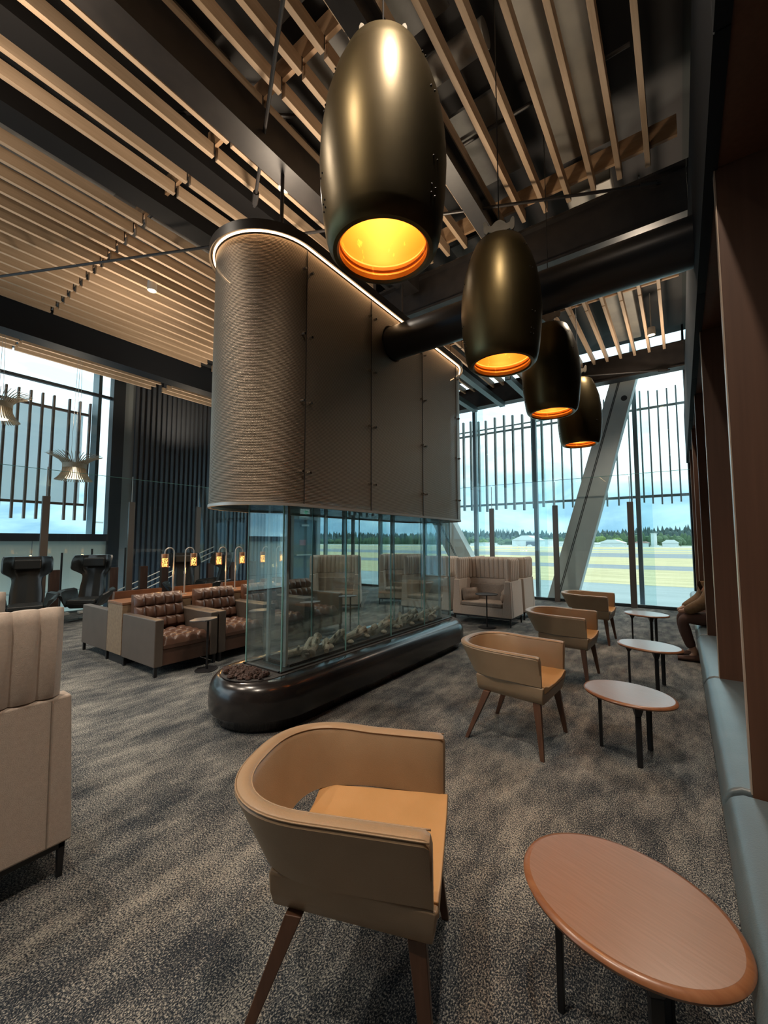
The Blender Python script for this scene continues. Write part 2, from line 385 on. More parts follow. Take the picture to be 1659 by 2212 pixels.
MB().box(WX+.05, WX+.055, 11.3, 11.62, 1.4, 1.62).build('notice', mat('pink_notice', (.5, .2, .22), .6), dr)
ex = MB().box(WX+.02, WX+.08, 11.35, 11.8, 2.56, 2.86).build('exit_sign', 'exitw')
tag(ex, 'lit green and white exit sign above the grey door behind the fireplace glass', 'exit sign')
run = MB(); X_ = WX+.081
run.prism([(11.42, 2.60), (11.50, 2.60), (11.56, 2.68), (11.62, 2.62), (11.72, 2.60), (11.64, 2.70), (11.66, 2.76), (11.72, 2.74), (11.72, 2.77), (11.62, 2.80), (11.52, 2.78), (11.48, 2.72), (11.53, 2.71), (11.56, 2.74), (11.54, 2.68)], X_, X_+.006, 'x')
run.build('running_figure', 'exitg', ex)
pn = MB().box(WX, WX+.02, 10.35, 10.62, 1.05, 1.85).build('notice_board', 'white')
tag(pn, 'tall white notice on the grey wall left of the exit door', 'notice')

# girder and beams
def ibeam_x(y, x0, x1, z0, z1, w=.22, t=.035):
    m = MB(); m.box(x0, x1, y-w/2, y+w/2, z0, z0+t); m.box(x0, x1, y-w/2, y+w/2, z1-t, z1); m.box(x0, x1, y-.03, y+.03, z0+t, z1-t); return m
def ibeam_y(x, y0, y1, z0, z1, w=.2, t=.03):
    m = MB(); m.box(x-w/2, x+w/2, y0, y1, z0, z0+t); m.box(x-w/2, x+w/2, y0, y1, z1-t, z1); m.box(x-.03, x+.03, y0, y1, z0+t, z1-t); return m
def beam(mb, label, m='steel', cat='steel beam', name='steel_beam'):
    return tag(mb.build(name, m), label, cat)
beam(ibeam_x(5.55, -5.15, .218, 5.2, 5.8), 'deep dark steel girder crossing the ceiling behind the second brass pendant')
beam(ibeam_x(11.15, -12.1, .218, 5.42, 6.0, w=.3), 'dark steel beam over the window wall below the daylight slots')
beam(MB().box(-3.46, -3.2, -5.4, 5.4, 5.5, 5.88), 'dark beam running over the fireplace hood, nearest the big pendant')
beam(MB().box(-4.50, -4.24, -5.4, 11, 5.84, 6.2), 'dark flush beam between ceiling slats, left of the fireplace hood beam', 'blacksteel')
beam(MB().box(-5.49, -5.2, -5.4, 11, 5.84, 6.2), 'dark flush beam among the ceiling slats, furthest left of the flush pair', 'blacksteel')
beam(MB().box(-9.9, -9.55, -5.4, 11, 5.33, 5.95), 'deep blue-black edge girder above the lounge edge and hall window', 'steelblue')
beam(ibeam_y(-1.83, -5.4, 5.43, 5.42, 5.72, w=.17), 'narrow brown steel beam above the row of brass pendants', 'steel')
beam(ibeam_y(-1.86, 5.68, 11.0, 5.42, 5.72, w=.17), 'narrow steel beam above the far pendants, beyond the deep girder', 'steel')
for x, y0, y1, lb in ((-3.86, 8.2, 10.98, 'pale steel channel under the window beam, right of the hood end'), (-4.66, 8.6, 10.98, 'pale steel channel just beyond the end of the hood'), (-3.10, 9.2, 10.98, 'pale steel channel behind the second pendant near the window')):
    tag(MB().box(x-.07, x+.07, y0, y1, 5.27, 5.30).box(x-.07, x-.05, y0, y1, 5.30, 5.40).box(x+.05, x+.07, y0, y1, 5.30, 5.40).build('steel_channel', 'mullion'), lb, 'steel channel')
# cross planks the slats are screwed to
for i, yy in enumerate((2.42, 5.3, 8.25)):
    for x0, x1, side in ((-12.28, -4.52, 'left of the beams'), (-4.22, .15, 'over the seating side')):
        if i == 1 and x0 < -10: pass
        where = ('above the big brass pendant', 'just before the deep girder', 'beyond the black duct')[i]
        tag(MB().box(x0, x1, yy-.02, yy+.02, 6.0, 6.24).build('cross_plank', 'ply'), 'plywood cross plank above the slats %s, %s' % (where, side), 'wooden plank')
# ceiling slats, one board per bay
sl_x = []
x = -.13
while x > -12.15:
    if not any(a < x < b for a, b in ((-4.56, -4.18), (-5.55, -5.14), (-9.95, -9.5))): sl_x.append(x)
    x -= .2835
bays = [(-5.3, 2.40), (2.44, 5.40), (5.70, 8.23), (8.27, 10.95)]
proto = {}
gl = ['slats over the near half of the room', 'slats between the first plank and the deep girder', 'slats beyond the deep girder', 'slats nearest the window wall']
ll = ['pine slat from the right wall, in the bay above the big pendant', 'pine slat from the right wall, in the bay before the deep girder', 'pine slat from the right wall, in the bay beyond the deep girder', 'pine slat from the right wall, in the bay by the window wall']
for bi, (y0, y1) in enumerate(bays):
    for xi, x in enumerate(sl_x):
        if bi not in proto:
            o = MB().box(-.027, .027, y0, y1, 0, .15).build('wooden_slat', 'slat', bevel=.004, seg=1); proto[bi] = o
            c = MB().box(-.029, .029, y1-.012, y1+.0, .02, .155).build('joint_plate', 'steel', o)
        else: o = copy_tree(proto[bi])
        o.location = (x, 0, 5.86)
        tag(o, nth(xi+1)+' '+ll[bi], 'wooden slat', gl[bi])
# things above the slats
tag(MB().box(-1.04, -.45, -5.3, 5.2, 6.22, 6.5).build('flat_duct', 'zinc', bevel=.02), 'wide pale flat duct above the slats in front of the girder', 'duct')
tag(MB().box(-1.10, -.55, 5.8, 10.9, 6.25, 6.5).build('flat_duct', 'zinc', bevel=.02), 'pale flat duct above the slats near the window', 'duct')
tag(MB().tube([(-3.1, 3.45, 6.35), (-1.3, 3.45, 6.35)], .12, 20).build('round_pipe', 'zinc', smooth='auto'), 'short round metal pipe above the slats beside the big pendant', 'pipe')
k = 0
for x0, x1, y0, y1 in ((-3.0, -2.2, 1.0, 2.3), (-2.9, -1.5, 2.6, 3.1), (-2.05, -1.4, 4.0, 5.1), (-4.1, -3.5, .2, 2.2), (-2.1, -1.4, 1.2, 2.2), (-4.1, -3.5, 3.0, 5.0), (-6.6, -5.8, .5, 2.2), (-6.5, -5.7, 2.7, 4.6), (-2.9, -2.2, 5.9, 8.0), (.0, .15, 1, 1.1)):
    if x0 == 0: continue
    tag(MB().box(x0, x1, y0, y1, 6.38, 6.42).build('ceiling_panel', 'panelgrey'), 'grey acoustic panel fixed above the ceiling slats', 'ceiling panel', 'grey panels above the slats')
for i, (a, b) in enumerate((((-2.9, .5, 6.32), (-2.9, 5.2, 6.32)), ((-2.3, .5, 6.3), (-2.3, 5.2, 6.3)), ((-3.4, 4.3, 6.3), (-.2, 4.3, 6.3)), ((-6.3, .6, 6.3), (-3.3, 2.9, 6.3)))):
    tag(MB().tube([a, b], .022, 8).build('conduit', 'steel'), ('conduit pipe above the slats over the first pendant', 'conduit pipe above the slats nearest the narrow beam', 'conduit pipe crossing above the slats before the girder', 'diagonal conduit pipe above the slats left of the hood')[i], 'conduit', 'conduits above the slats')
# tie rods
def rod(a, b, label, r=.018):
    o = MB().tube([a, b], r, 8).build('tie_rod', 'steel', smooth='auto')
    a, b = Vector(a), Vector(b); d = (b-a).normalized()
    MB().tube([b-d*.22, b-d*.05], r*2, 8).build('turnbuckle', 'steel', o); return tag(o, label, 'tie rod')
rod((-8.9, 1.2, 5.62), (-.02, 5.42, 5.62), 'long thin black tie rod crossing the ceiling in front of the slats')
rod((-1.7, 1.5, 5.62), (-4.05, 2.92, 5.62), 'thin black rod sloping down beside the big brass pendant')
rod((-1.9, 10.1, 5.36), (-.05, 10.93, 5.36), 'thin rod with turnbuckle under the window beam')

# ================================================================ BLACK DUCT
dz, dy, drr = 3.84, 3.82, .185
d = MB().tube([(-3.0, dy, dz), (.19, dy, dz)], drr, 40).build('round_duct', 'duct', smooth='auto')
tag(d, 'large round black duct running from the fireplace hood to the right wall', 'duct')
MB().tube([(-2.68, dy, dz), (-2.63, dy, dz)], drr+.02, 40).build('flange', 'duct', d, smooth='auto')

# ================================================================ FIREPLACE
CX = -3.13
def stadium(r, y0, y1, n=24, cx=CX):
    p = [(cx+r*math.cos(a), y1+r*math.sin(a)) for a in [PI*i/n for i in range(n+1)]]
    p += [(cx+r*math.cos(a), y0+r*math.sin(a)) for a in [PI+PI*i/n for i in range(n+1)]]
    return p
YA, YB = 2.52, 5.52
fp = empty('glass_fireplace', (CX, 4.0, 0))
tag(fp, 'long see-through fireplace of glass panes on a rounded black stone base', 'fireplace')
def loc(mb, o=(CX, 4.0, 0)):
    mb.v = [(a-o[0], b-o[1], c-o[2]) for a, b, c in mb.v]; return mb
b = MB(); rings = []
BR = .50
prof = [(.84, 0), (.88, .06), (.985, .11), (1.0, .18), (1.0, .24), (.985, .30), (.945, .345), (.88, .38), (.80, .397), (.70, .40)]
for k, z in prof: rings.append([(x, y, z) for x, y in stadium(BR*k, YA, YB)])
b.loft(rings)
loc(b).build('stone_base', 'stone', fp, smooth='auto')
loc(MB().prism(stadium(.30, YA-.12, YB+.1), .398, .404)).build('planter_opening', 'gravel', fp)
GX0, GX1, GY0, GY1, GZ0, GZ1 = -3.385, -2.885, 2.47, 5.72, .41, 1.97
def pane(a, b, nm='glass_pane', z0=GZ0, z1=GZ1, t=.008):
    m = MB().bar((a[0], a[1], (z0+z1)/2), (b[0], b[1], (z0+z1)/2), t, z1-z0)
    o = loc(m).build(nm, 'fglass', fp); return o
yj = [GY0, 3.32, 4.15, 4.95, GY1]
for a, b_ in zip(yj, yj[1:]):
    pane((GX1, a+.006), (GX1, b_-.006)); pane((GX0, a+.006), (GX0, b_-.006))
pane((GX0+.01, GY0), (GX1-.01, GY0)); pane((GX0+.01, GY1), (GX1-.01, GY1))
for a, b_ in zip(yj, yj[1:]):
    pane((GX1-.10, a+.12), (GX1-.10, min(b_+.10, GY1-.1)), 'inner_glass_pane')
for y in (GY0+.12, GY1-.1):
    pane((GX0+.1, y), (GX1-.11, y), 'inner_glass_pane')
for x, y in [(GX0, GY0), (GX1, GY0), (GX0, GY1), (GX1, GY1)]+[(GX1, q) for q in yj[1:-1]]+[(GX0, q) for q in yj[1:-1]]:
    loc(MB().box(x-.005, x+.005, y-.006, y+.006, GZ0, GZ1)).build('pane_joint', 'gedge', fp)
for x, y in ((GX0+.12, GY0+.16), (GX1-.11, GY0+.14), (GX0+.12, GY1-.12), (GX1-.11, GY1-.12)):
    loc(MB().box(x-.017, x+.017, y-.014, y+.014, GZ0, GZ1)).build('corner_post', 'stainless', fp)
loc(MB().box(GX1-.02, GX1+.02, GY0-.02, GY1+.02, .40, .418).box(GX0-.02, GX0+.02, GY0-.02, GY1+.02, .40, .418).box(GX0, GX1, GY0-.02, GY0+.02, .40, .418)).build('bottom_channel', 'steel', fp)
loc(MB().box(GX0+.06, GX1-.06, GY0+.15, GY1-.15, .404, .43)).build('burner_bed', 'gravel', fp)
loc(MB().box(GX0+.22, GX0+.26, GY0+.3, GY1-.3, .43, .47)).build('burner_rail', 'stainless', fp)
# hood
hd = empty('fireplace_hood', (CX, 4.0, 1.9)); tag(hd, 'tall curved bronze woven-mesh hood hanging over the glass fireplace', 'fireplace hood')
def hl(mb): return loc(mb, (CX, 4.0, 1.9))
HZ0, HZ1, HR = 1.87, 4.17, .50
HYA, HYB = 2.47, 5.48
outer = stadium(HR, HYA, HYB, 30); inner = stadium(HR-.006, HYA, HYB, 30)
n = len(outer)
m = MB()
zs = [HZ0+(HZ1-HZ0)*i/4 for i in range(5)]
rg = [[(x, y, z) for x, y in outer] for z in zs]
m.loft(rg, caps=False)
hl(m).build('mesh_skin', 'mesh', hd, smooth='auto')
m = MB().loft([[(x, y, z) for x, y in stadium(r, HYA, HYB, 30)] for r, z in ((HR+.008, HZ0-.02), (HR+.008, HZ0+.004), (HR-.02, HZ0+.004), (HR-.02, HZ0-.02), (HR+.008, HZ0-.02))], caps=False)
hl(m).build('bottom_rim', 'stainless', hd, smooth='auto')
# inner solid liner, set back from the skin
m = MB().loft([[(x, y, z) for x, y in stadium(HR-.13, HYA, HYB, 24)] for z in (HZ0+.16, HZ1)])
hl(m).build('inner_liner', mat('hood_liner', (.06, .045, .035), .6), hd, smooth='auto')
m = MB().loft([[(x, y, z) for x, y in stadium(r, HYA, HYB, 30)] for r, z in ((HR+.045, HZ1+.02), (HR+.06, HZ1+.0), (HR+.06, HZ1+.09), (HR+.02, HZ1+.10))])
hl(m).build('top_cap', 'steel', hd, smooth='auto')
m = MB().loft([[(x, y, z) for x, y in stadium(r, HYA, HYB, 30)] for r, z in ((HR+.012, HZ1+.008), (HR+.026, HZ1+.008), (HR+.026, HZ1+.018), (HR+.012, HZ1+.018), (HR+.012, HZ1+.008))], caps=False)
hl(m).build('light_strip', 'led', hd)
for ys_ in (HYA, 3.42, 4.50, HYB):
    hl(MB().box(CX+HR-.001, CX+HR+.004, ys_-.004, ys_+.004, HZ0, HZ1)).build('panel_seam', 'steel', hd)
    for z in (HZ0+.28, HZ0+.90, HZ0+1.50, HZ0+2.1):
        for q in (-.045, .045):
            hl(MB().tube([(CX+HR, ys_+q, z), (CX+HR+.035, ys_+q, z)], .012, 10)).build('standoff', 'chrome', hd, smooth='auto')
for hy in (2.75, 3.6, 4.4, 5.1): hl(MB().tube([(-3.33, hy, HZ1+.09), (-3.33, hy, 5.5)], .02, 10)).build('hanger', 'steel', hd)

# logs
def log(p, a, L, r, label, tilt=0):
    mb = MB(); pts = []; rr = []
    n = 7
    for i in range(n):
        t = i/(n-1)-.5
        pts.append((t*L*math.cos(a)*math.cos(tilt)+random.uniform(-.2, .2)*r, t*L*math.sin(a)*math.cos(tilt)+random.uniform(-.2, .2)*r, t*L*math.sin(tilt)+r*.9+abs(math.sin(tilt))*L*.5))
        rr.append(r*random.uniform(.8, 1.12))
    mb.tube(pts, rr, 9)
    o = mb.build('ceramic_log', 'log', smooth='auto'); o.location = (p[0], p[1], .43); 
    st = MB().tube([pts[3], (pts[3][0]+r*1.6, pts[3][1]-r*.8, pts[3][2]+r*1.9)], [r*.45, r*.3], 7).build('branch_stub', 'log', o)
    return tag(o, label, 'log', 'ceramic logs in the fireplace')
random.seed(3)
for i in range(26):
    y = 2.85+i*.105
    log((-3.05+random.uniform(-.09, .05), y+random.uniform(-.04, .04)), PI/2+random.uniform(-.8, .8), random.uniform(.16, .34), random.uniform(.026, .045), nth(i+1)+' bleached log from the near end of the fireplace burner', random.uniform(0, .5))
for i in range(9):
    y = 2.9+i*.31; r = random.uniform(.035, .055)
    mb = MB().sphere((0, 0, r*.7), r, 10, 6, .7)
    o = mb.build('ceramic_stone', 'log', smooth='auto'); o.location = (-2.99+random.uniform(-.02, .02), y, .43)
    tag(o, nth(i+1)+' small rounded stone from the near end, beside the fireplace logs', 'stone', 'stones in the fireplace')
mb = MB()
for i in range(130):
    a = random.uniform(0, 2*PI); q = random.uniform(0, .27)**1
    x, y = CX+math.cos(a)*q, 2.34+abs(math.sin(a))*-q*.9+.02
    r = random.uniform(.018, .032)
    k0 = len(mb.v); mb.sphere((x, y, .41+random.uniform(0, .02)), r, 6, 4, .8)
    mb.v[k0:] = [(vx+random.uniform(-.006, .006), vy+random.uniform(-.006, .006), vz+random.uniform(-.006, .006)) for vx, vy, vz in mb.v[k0:]]
tag(mb.build('lava_rocks', 'lava'), 'brown lava rocks filling the near end of the fireplace base', 'lava rocks', kind='stuff')

# ================================================================ BRASS PENDANTS
def pendant():
    t = empty('barrel_pendant')
    H_ = 1.10; prof = [(.175, 1.10), (.192, 1.085), (.238, .96), (.278, .80), (.300, .62), (.305, .48), (.298, .32), (.283, .16), (.274, .09), (.260, .03), (.238, .004), (.220, .0), (.210, .012), (.208, .04)]
    inner = [(.208, .04), (.214, .06), (.207, .068), (.207, .085), (.214, .092), (.236, .16), (.262, .32), (.27, .48), (.266, .62), (.25, .80), (.22, .96), (.18, 1.07), (.01, 1.075)]
    MB().lathe([(.01, 1.10)]+prof, 64).build('barrel_shell', 'brass', t, smooth='auto', fix=False)
    MB().lathe(inner, 64).build('inner_reflector', 'gilt', t, smooth='auto', fix=False)
    MB().lathe([(.213, .094), (.222, .094), (.222, .102), (.213, .102)], 64, closed=True).build('light_ring', 'amberring', t)
    m = MB()
    for a0 in (R(-40), R(80), R(200)):
        for z, r in ((.95, .243), (.72, .289), (.34, .3), (.20, .288), (.16, .284)):
            for s in (-.05, .05): m.sphere(((r)*math.cos(a0+s), r*math.sin(a0+s), z), .005, 6, 4)
    m.build('rivets', 'steel', t)
    # wooden hook plate and cord
    pts = []
    for i in range(33):
        u = -1+2*i/32; h = .028+.036*max(0, 1-(u*2.4)**2)**.5+.022*max(0, 1-((abs(u)-.86)/.14)**2)**.5 if abs(u) > .72 else .026+.04*max(0, 1-(u*2.1)**2)
        pts.append((u*.15, h))
    poly = [(x, .06+.03*abs(x/.15)**2+h) for x, h in pts]+[(x, .06+.03*abs(x/.15)**2-h*.8) for x, h in reversed(pts)]
    k = MB().prism(poly, -.011, .011, 'y'); k.v = [(a*.8, b_, c*1.35+1.17) for a, b_, c in k.v]; k.build('hook_plate', 'woodlamp', t, bevel=.004)
    MB().tube([(0, 0, 1.09), (.008, 0, 1.13), (0, 0, 1.2), (0, 0, 1.72)], .005, 6).build('cord', 'steel', t)
    for ch in [x for x in bpy.data.objects if x.parent == t]:
        for v in ch.data.vertices:
            if v.co.z < 1.45: v.co.z *= .89
            else: v.co.z = 3.70
    return t
pend = pendant()
PX = [-1.10, -1.075, -1.105, -1.16]
pl_ = [(1.52, 2.92, 'largest aged-brass barrel pendant, nearest the camera, glowing orange inside'), (3.06, 2.91, 'second brass barrel pendant, hanging in front of the black duct'),
       (4.72, 2.96, 'third brass barrel pendant, hanging beyond the black duct'), (6.60, 2.98, 'farthest and smallest brass barrel pendant, against the slanting white column')]
for i, (y, z, lb) in enumerate(pl_):
    o = pend if i == 0 else copy_tree(pend)
    o.location = (PX[i], y, z); o.rotation_euler.z = R([36, 19, 13, 10][i])
    tag(o, lb, 'pendant lamp', 'barrel pendants over the tub chairs')
    point_light('pendant_bulb', (PX[i], y, z+.62), 26, (1, .46, .10), .05)

# downlights
def downlight():
    t = empty('downlight')
    MB().lathe([(.055, .0), (.072, .0), (.072, .15), (.01, .16), (.01, .88), (.005, .88)], 24).build('can', 'white', t, smooth='auto')
    MB().lathe([(.001, .03), (.055, .03), (.055, .002)], 24).build('lens', 'lamp', t)
    return t
dl = downlight()
for i, (x, y, lb) in enumerate(((-3.66, 3.05, 'round white downlight beside the big pendant, above the hood corner'), (-7.02, 3.1, 'small round downlight among the slats, left of the fireplace hood'),
        (-.27, 6.45, 'round downlight just above the black duct near the right wall'), (-.32, 9.75, 'small downlight by the daylight slot near the window wall'),
        (-.3, .9, ''), (-1.6, -.9, ''), (-4.8, -1.2, ''), (-3.9, .3, ''), (-7.5, -.5, ''), (-7.4, 6.2, ''), (-5.0, 8.4, ''))):
    o = dl if i == 0 else copy_tree(dl)
    o.location = (x, y, 5.74)
    tag(o, lb or nth(i-3)+' white ceiling downlight outside the photographed view', 'downlight', 'ceiling downlights' if lb else 'downlights out of view')  # those without own label are unseen, added to light the room
    point_light('downlight_beam', (x, y, 5.72), 210 if i > 3 else 170, (1, .86, .70), .06, spot=118, blend=.8)
    point_light('downlight_glow', (x, y, 4.6), 75, (1, .80, .60), .15, spot=165, blend=1, rot=(PI, 0, 0))  # added uplight below each downlight, no fixture, brightens the slats

for x, y in ((-11.3, .6), (-11.3, 3.2), (-11.3, 6.2), (-8.3, 4.6), (-2.2, 4.4)): point_light('ceiling_wash', (x, y, 4.2), 60, (1, .80, .58), .15, spot=165, blend=1, rot=(PI, 0, 0))  # more added spots without fixtures, only to lift the dark ceiling
# ================================================================ GLASS BARRIERS
def barrier_post(h):
    t = MB().box(-.065, .065, -.045, .02, 0, h).build('barrier_post', 'postwood', bevel=.006)
    MB().box(-.006, .006, -.012, .012, h, h+.62).build('clamp_strip', 'stainless', t); return t
bp = barrier_post(2.5)
posts = [(x, 11.40, 0) for x in (-9.57, -7.84, -6.11, -4.39, -2.66, -.96)]+[(-10.75, y, PI/2) for y in (-.55, 1.14, 2.83, 4.49, 6.18, 7.86, 9.55)]
names = {(-4.39): 'barrier post behind the high-backed booths', (-2.66): 'barrier post in front of the foot of the slanting column', (-.96): 'barrier post beside the window mullion at right',
         2.83: 'tall barrier post behind the left-hand black wing chair', 4.49: 'tall barrier post right of the second black wing chair', 6.18: 'tall barrier post behind the perforated counter lamps'}
for i, (x, y, r) in enumerate(posts):
    o = bp if i == 0 else copy_tree(bp); o.location = (x, y, 0); o.rotation_euler.z = r
    k = names.get(x) if r == 0 else names.get(y)
    tag(o, k or nth(i+1)+' bronze barrier post of the lounge edge, counted from behind the fireplace', 'post', 'barrier posts')
for i, (a, b_) in enumerate(((-10.7, -9.57), (-9.57, -7.84), (-7.84, -6.11), (-6.11, -4.39), (-4.39, -2.66), (-2.66, -.96), (-.96, .28))):
    o = MB().box(a+.008, b_-.008, 11.43, 11.445, .03, 3.17).build('barrier_glass_pane', 'glass')
    MB().box(a+.008, b_-.008, 11.429, 11.446, 3.165, 3.175).build('top_edge', 'gedge', o)
    tag(o, ('glass barrier pane in the far corner behind the fireplace', 'glass barrier pane behind the far club chairs', 'glass barrier pane behind the middle of the fireplace glass', 'glass barrier pane behind the left side of the facing booth', 'glass barrier pane between the booth post and the slanting column foot', 'glass barrier pane behind the farthest tub chair', 'rightmost glass barrier pane, behind the farthest oval table')[i], 'glass pane', 'glass panes along the window wall')
yy = [-2.2, -.55, 1.14, 2.83, 4.49, 6.18, 7.86, 9.55, 11.4]
for i, (a, b_) in enumerate(zip(yy, yy[1:])):
    o = MB().box(-10.80, -10.785, a+.008, b_-.008, .03, 3.07).build('barrier_glass_pane', 'glass')
    MB().box(-10.801, -10.784, a+.008, b_-.008, 3.065, 3.075).build('top_edge', 'gedge', o)
    tag(o, ('glass barrier pane left of the photographed view', 'next glass barrier pane left of the photographed view', 'glass barrier pane cut by the left edge of the photo', 'glass barrier pane behind the second black wing chair', 'glass barrier pane in front of the grey wall strip and ribbed wall', 'glass barrier pane behind the counter lamps', 'glass barrier pane seen through the fireplace end glass', 'glass barrier pane nearest the exit door')[i], 'glass pane', 'glass panes along the lounge edge')
# short timber fins along the left edge
fin = MB().box(-.05, .05, -.085, .085, 0, .96).build('timber_bollard', mat('dark_timber', (.04, .02, .014), .5, c2=(.06, .03, .02), scale=(30, 30, 3)), bevel=.004)
for i, y in enumerate((1.93, 3.0, 4.1, 4.75, 5.25, 5.85, 6.5, 7.2, 7.9)):
    o = fin if i == 0 else copy_tree(fin); o.location = (-10.6, y, 0)
    tag(o, nth(i+1)+' short dark timber upright from the left, at the lounge edge', 'upright', 'timber uprights along the lounge edge')
for i, (y, h) in enumerate(((3.32, 1.30), (3.9, 1.38), (4.62, 1.4), (5.5, 1.3), (6.6, 1.35))):
    tag(MB().tube([(-11.3, y, -3), (-11.3, y, h)], .022, 8).build('rail_post', 'steel', smooth='auto'), nth(i+1)+' slim dark railing post from the left, beyond the lounge edge', 'railing post', 'railing posts of the stair beyond the glass')
st = MB()
for k in range(3): st.tube([(-11.25, 4.2, -.2-.14*k+.45), (-11.25, 7.0, .95-.14*k+.45)], .016, 6)
tag(st.build('stair_rail', 'stainless', smooth='auto'), 'sloping steel handrails of the stair beyond the left glass barrier', 'handrail')
cl = MB().box(-.06, .06, -.05, .05, 0, .05).build('glass_clamp', 'white', bevel=.006)
for i in range(9):
    o = cl if i == 0 else copy_tree(cl); o.location = (-10.65, 1.9+i*.27, 0)
    tag(o, nth(i+1)+' small pale floor clamp from the left, under the left glass barrier', 'clamp', 'floor clamps along the left barrier')

# ================================================================ SLANTING COLUMNS, LOUVRES
def column(b_, t_, w, label):
    y0, y1 = 11.75, 12.1; bx, tx = b_[0], t_[0]
    o = MB().hexa([(bx-w, y0, b_[1]), (bx+w, y0, b_[1]), (bx+w, y1, b_[1]), (bx-w, y1, b_[1]), (tx-w*.75, y0, t_[1]), (tx+w*.75, y0, t_[1]), (tx+w*.75, y1, t_[1]), (tx-w*.75, y1, t_[1])]).build('slanting_column', 'whitecol', bevel=.01)
    g = MB()
    for k in (-.32, -.22):
        g.hexa([(bx+w*k-.012, y0-.004, b_[1]), (bx+w*k+.012, y0-.004, b_[1]), (bx+w*k+.012, y0+.02, b_[1]), (bx+w*k-.012, y0+.02, b_[1]), (tx+w*.75*k-.012, y0-.004, t_[1]), (tx+w*.75*k+.012, y0-.004, t_[1]), (tx+w*.75*k+.012, y0+.02, t_[1]), (tx+w*.75*k-.012, y0+.02, t_[1])])
    g.build('groove', 'groove', o)
    return tag(o, label, 'column')
c1 = column((-3.0, -1.2), (-.95, 5.9), .38, 'broad pale slanting column leaning right in front of the right window')
MB().tube([(-1.02, 11.745, 5.15), (-1.02, 11.76, 5.15)], .07, 20).build('bolt_hole', 'darkframe', c1)
column((-4.35, -1.2), (-8.2, 5.9), .42, 'pale slanting column leaning left, its foot behind the booths')
# outside louvres in front of the sky
def louvres(name, root_label, rails, fins, kind):
    t = empty(name, (0, 0, 0)); tag(t, root_label, 'louvre screen'); return t
LY = 13.3; ks = LY/11.4
def lz(z): return EYE+(z-EYE)*ks
lr = louvres('louvre_screen', 'long screen of thin vertical fins outside the right-hand window wall', None, None, 0)
xs = [LY*math.tan(math.atan((p_-829.5)/887.7)-R(35.756)) for p_ in (1004, 1020, 1037, 1053, 1073, 1093, 1112, 1133, 1154, 1175, 1197, 1218, 1238, 1260, 1286, 1313, 1338, 1366, 1393, 1412, 1432, 1453, 1473)]
xs += [xs[0]-.31*k for k in range(1, 18)]
for x in xs:
    j = .04*math.sin(x*5)
    MB().box(x-(.03 if x < -3.2 else .018), x+(.03 if x < -3.2 else .018), LY-.05, LY+.05, lz(2.44)+j, lz(5.12)+j).build('fin', 'finpale', lr)
MB().box(-11, .9, LY+.05, LY+.1, lz(2.61)-.035, lz(2.61)+.035).build('rail', 'finpale', lr)
MB().box(-11, .9, LY+.05, LY+.1, lz(4.72)-.03, lz(4.72)+.03).build('rail', 'finpale', lr)
MB().box(-11, -2.6, LY+.05, LY+.1, lz(4.85)-.02, lz(4.85)+.02).build('rail', 'finpale', lr)
ll_ = louvres('louvre_screen', 'screen of reddish vertical fins over a grey panel outside the left window', None, None, 0)
for i in range(26):
    y = 4.32-i*.237-(.1 if i > 2 else 0)
    MB().box(-13.2, -13.1, y-.022, y+.022, 2.12, 5.36).build('fin', 'finout', ll_)
MB().box(-13.3, -13.2, -2.2, 4.36, 2.52, 2.58).box(-13.3, -13.2, -2.2, 4.36, 5.02, 5.08).build('rail', 'finout', ll_)
MB().box(-13.34, -13.31, -2.2, 4.22, 2.55, 5.02).build('screen_panel', 'perfpanel', ll_)

# ================================================================ RIGHT WALL FINS, BENCH
finlab = ['tall brown wood partition nearest the camera on the right', 'second tall wood partition, edge lit, between bench niches', 'third wood partition, in front of the seated person',
          'wood partition just beyond the seated person', 'last wood partition beside the window wall']
for i, y in enumerate((2.44, 4.32, 6.2, 8.08, 9.96)):
    o = MB().box(.205, .78, y, y+.05, .44, 3.34).build('wood_partition', 'wallwood', bevel=.003)
    MB().box(.200, .205, y-.001, y+.051, .46, 3.338).build('edge_strip', mat('edge_strip_metal', (.55, .42, .32), .35, metal=.4) if i == 0 else bpy.data.materials['edge_strip_metal'], o)  # pale strip puts the light on the laminate edge into its colour
    tag(o, finlab[i], 'partition', 'wood partitions between bench niches')
bb = MB().box(.22, .775, -3, 11.2, .0, .195).build('plinth', 'blackmetal'); tag(bb, 'dark recessed plinth under the wall bench', 'bench plinth')
ends = [-3.2, -1.32, .56, 2.46, 4.34, 6.22, 8.10, 9.6]
slb = ['', '', 'teal-grey leather bench cushion nearest the camera at lower right', 'teal-grey bench cushion between the first and second wood partitions', 'teal-grey bench cushion between second and third partitions', 'far bench cushion the seated person sits on', 'bench cushion beyond the seated person', 'last bench cushion by the window']
ends[-1] = 9.98
for i, y in enumerate(ends):
    if i < 2: continue
    L_ = 1.868 if i < 7 else 1.50
    poly = [(.15, .20), (.76, .20), (.76, .46), (.17, .46), (.125, .44), (.10, .39), (.105, .30), (.13, .22)]
    o = MB().prism([(a, b_) for a, b_ in poly], y+.012, y+L_, 'y').build('upholstered_bench', 'bench', bevel=.02, seg=3)
    tag(o, slb[i], 'bench', 'bench cushions along the right wall')

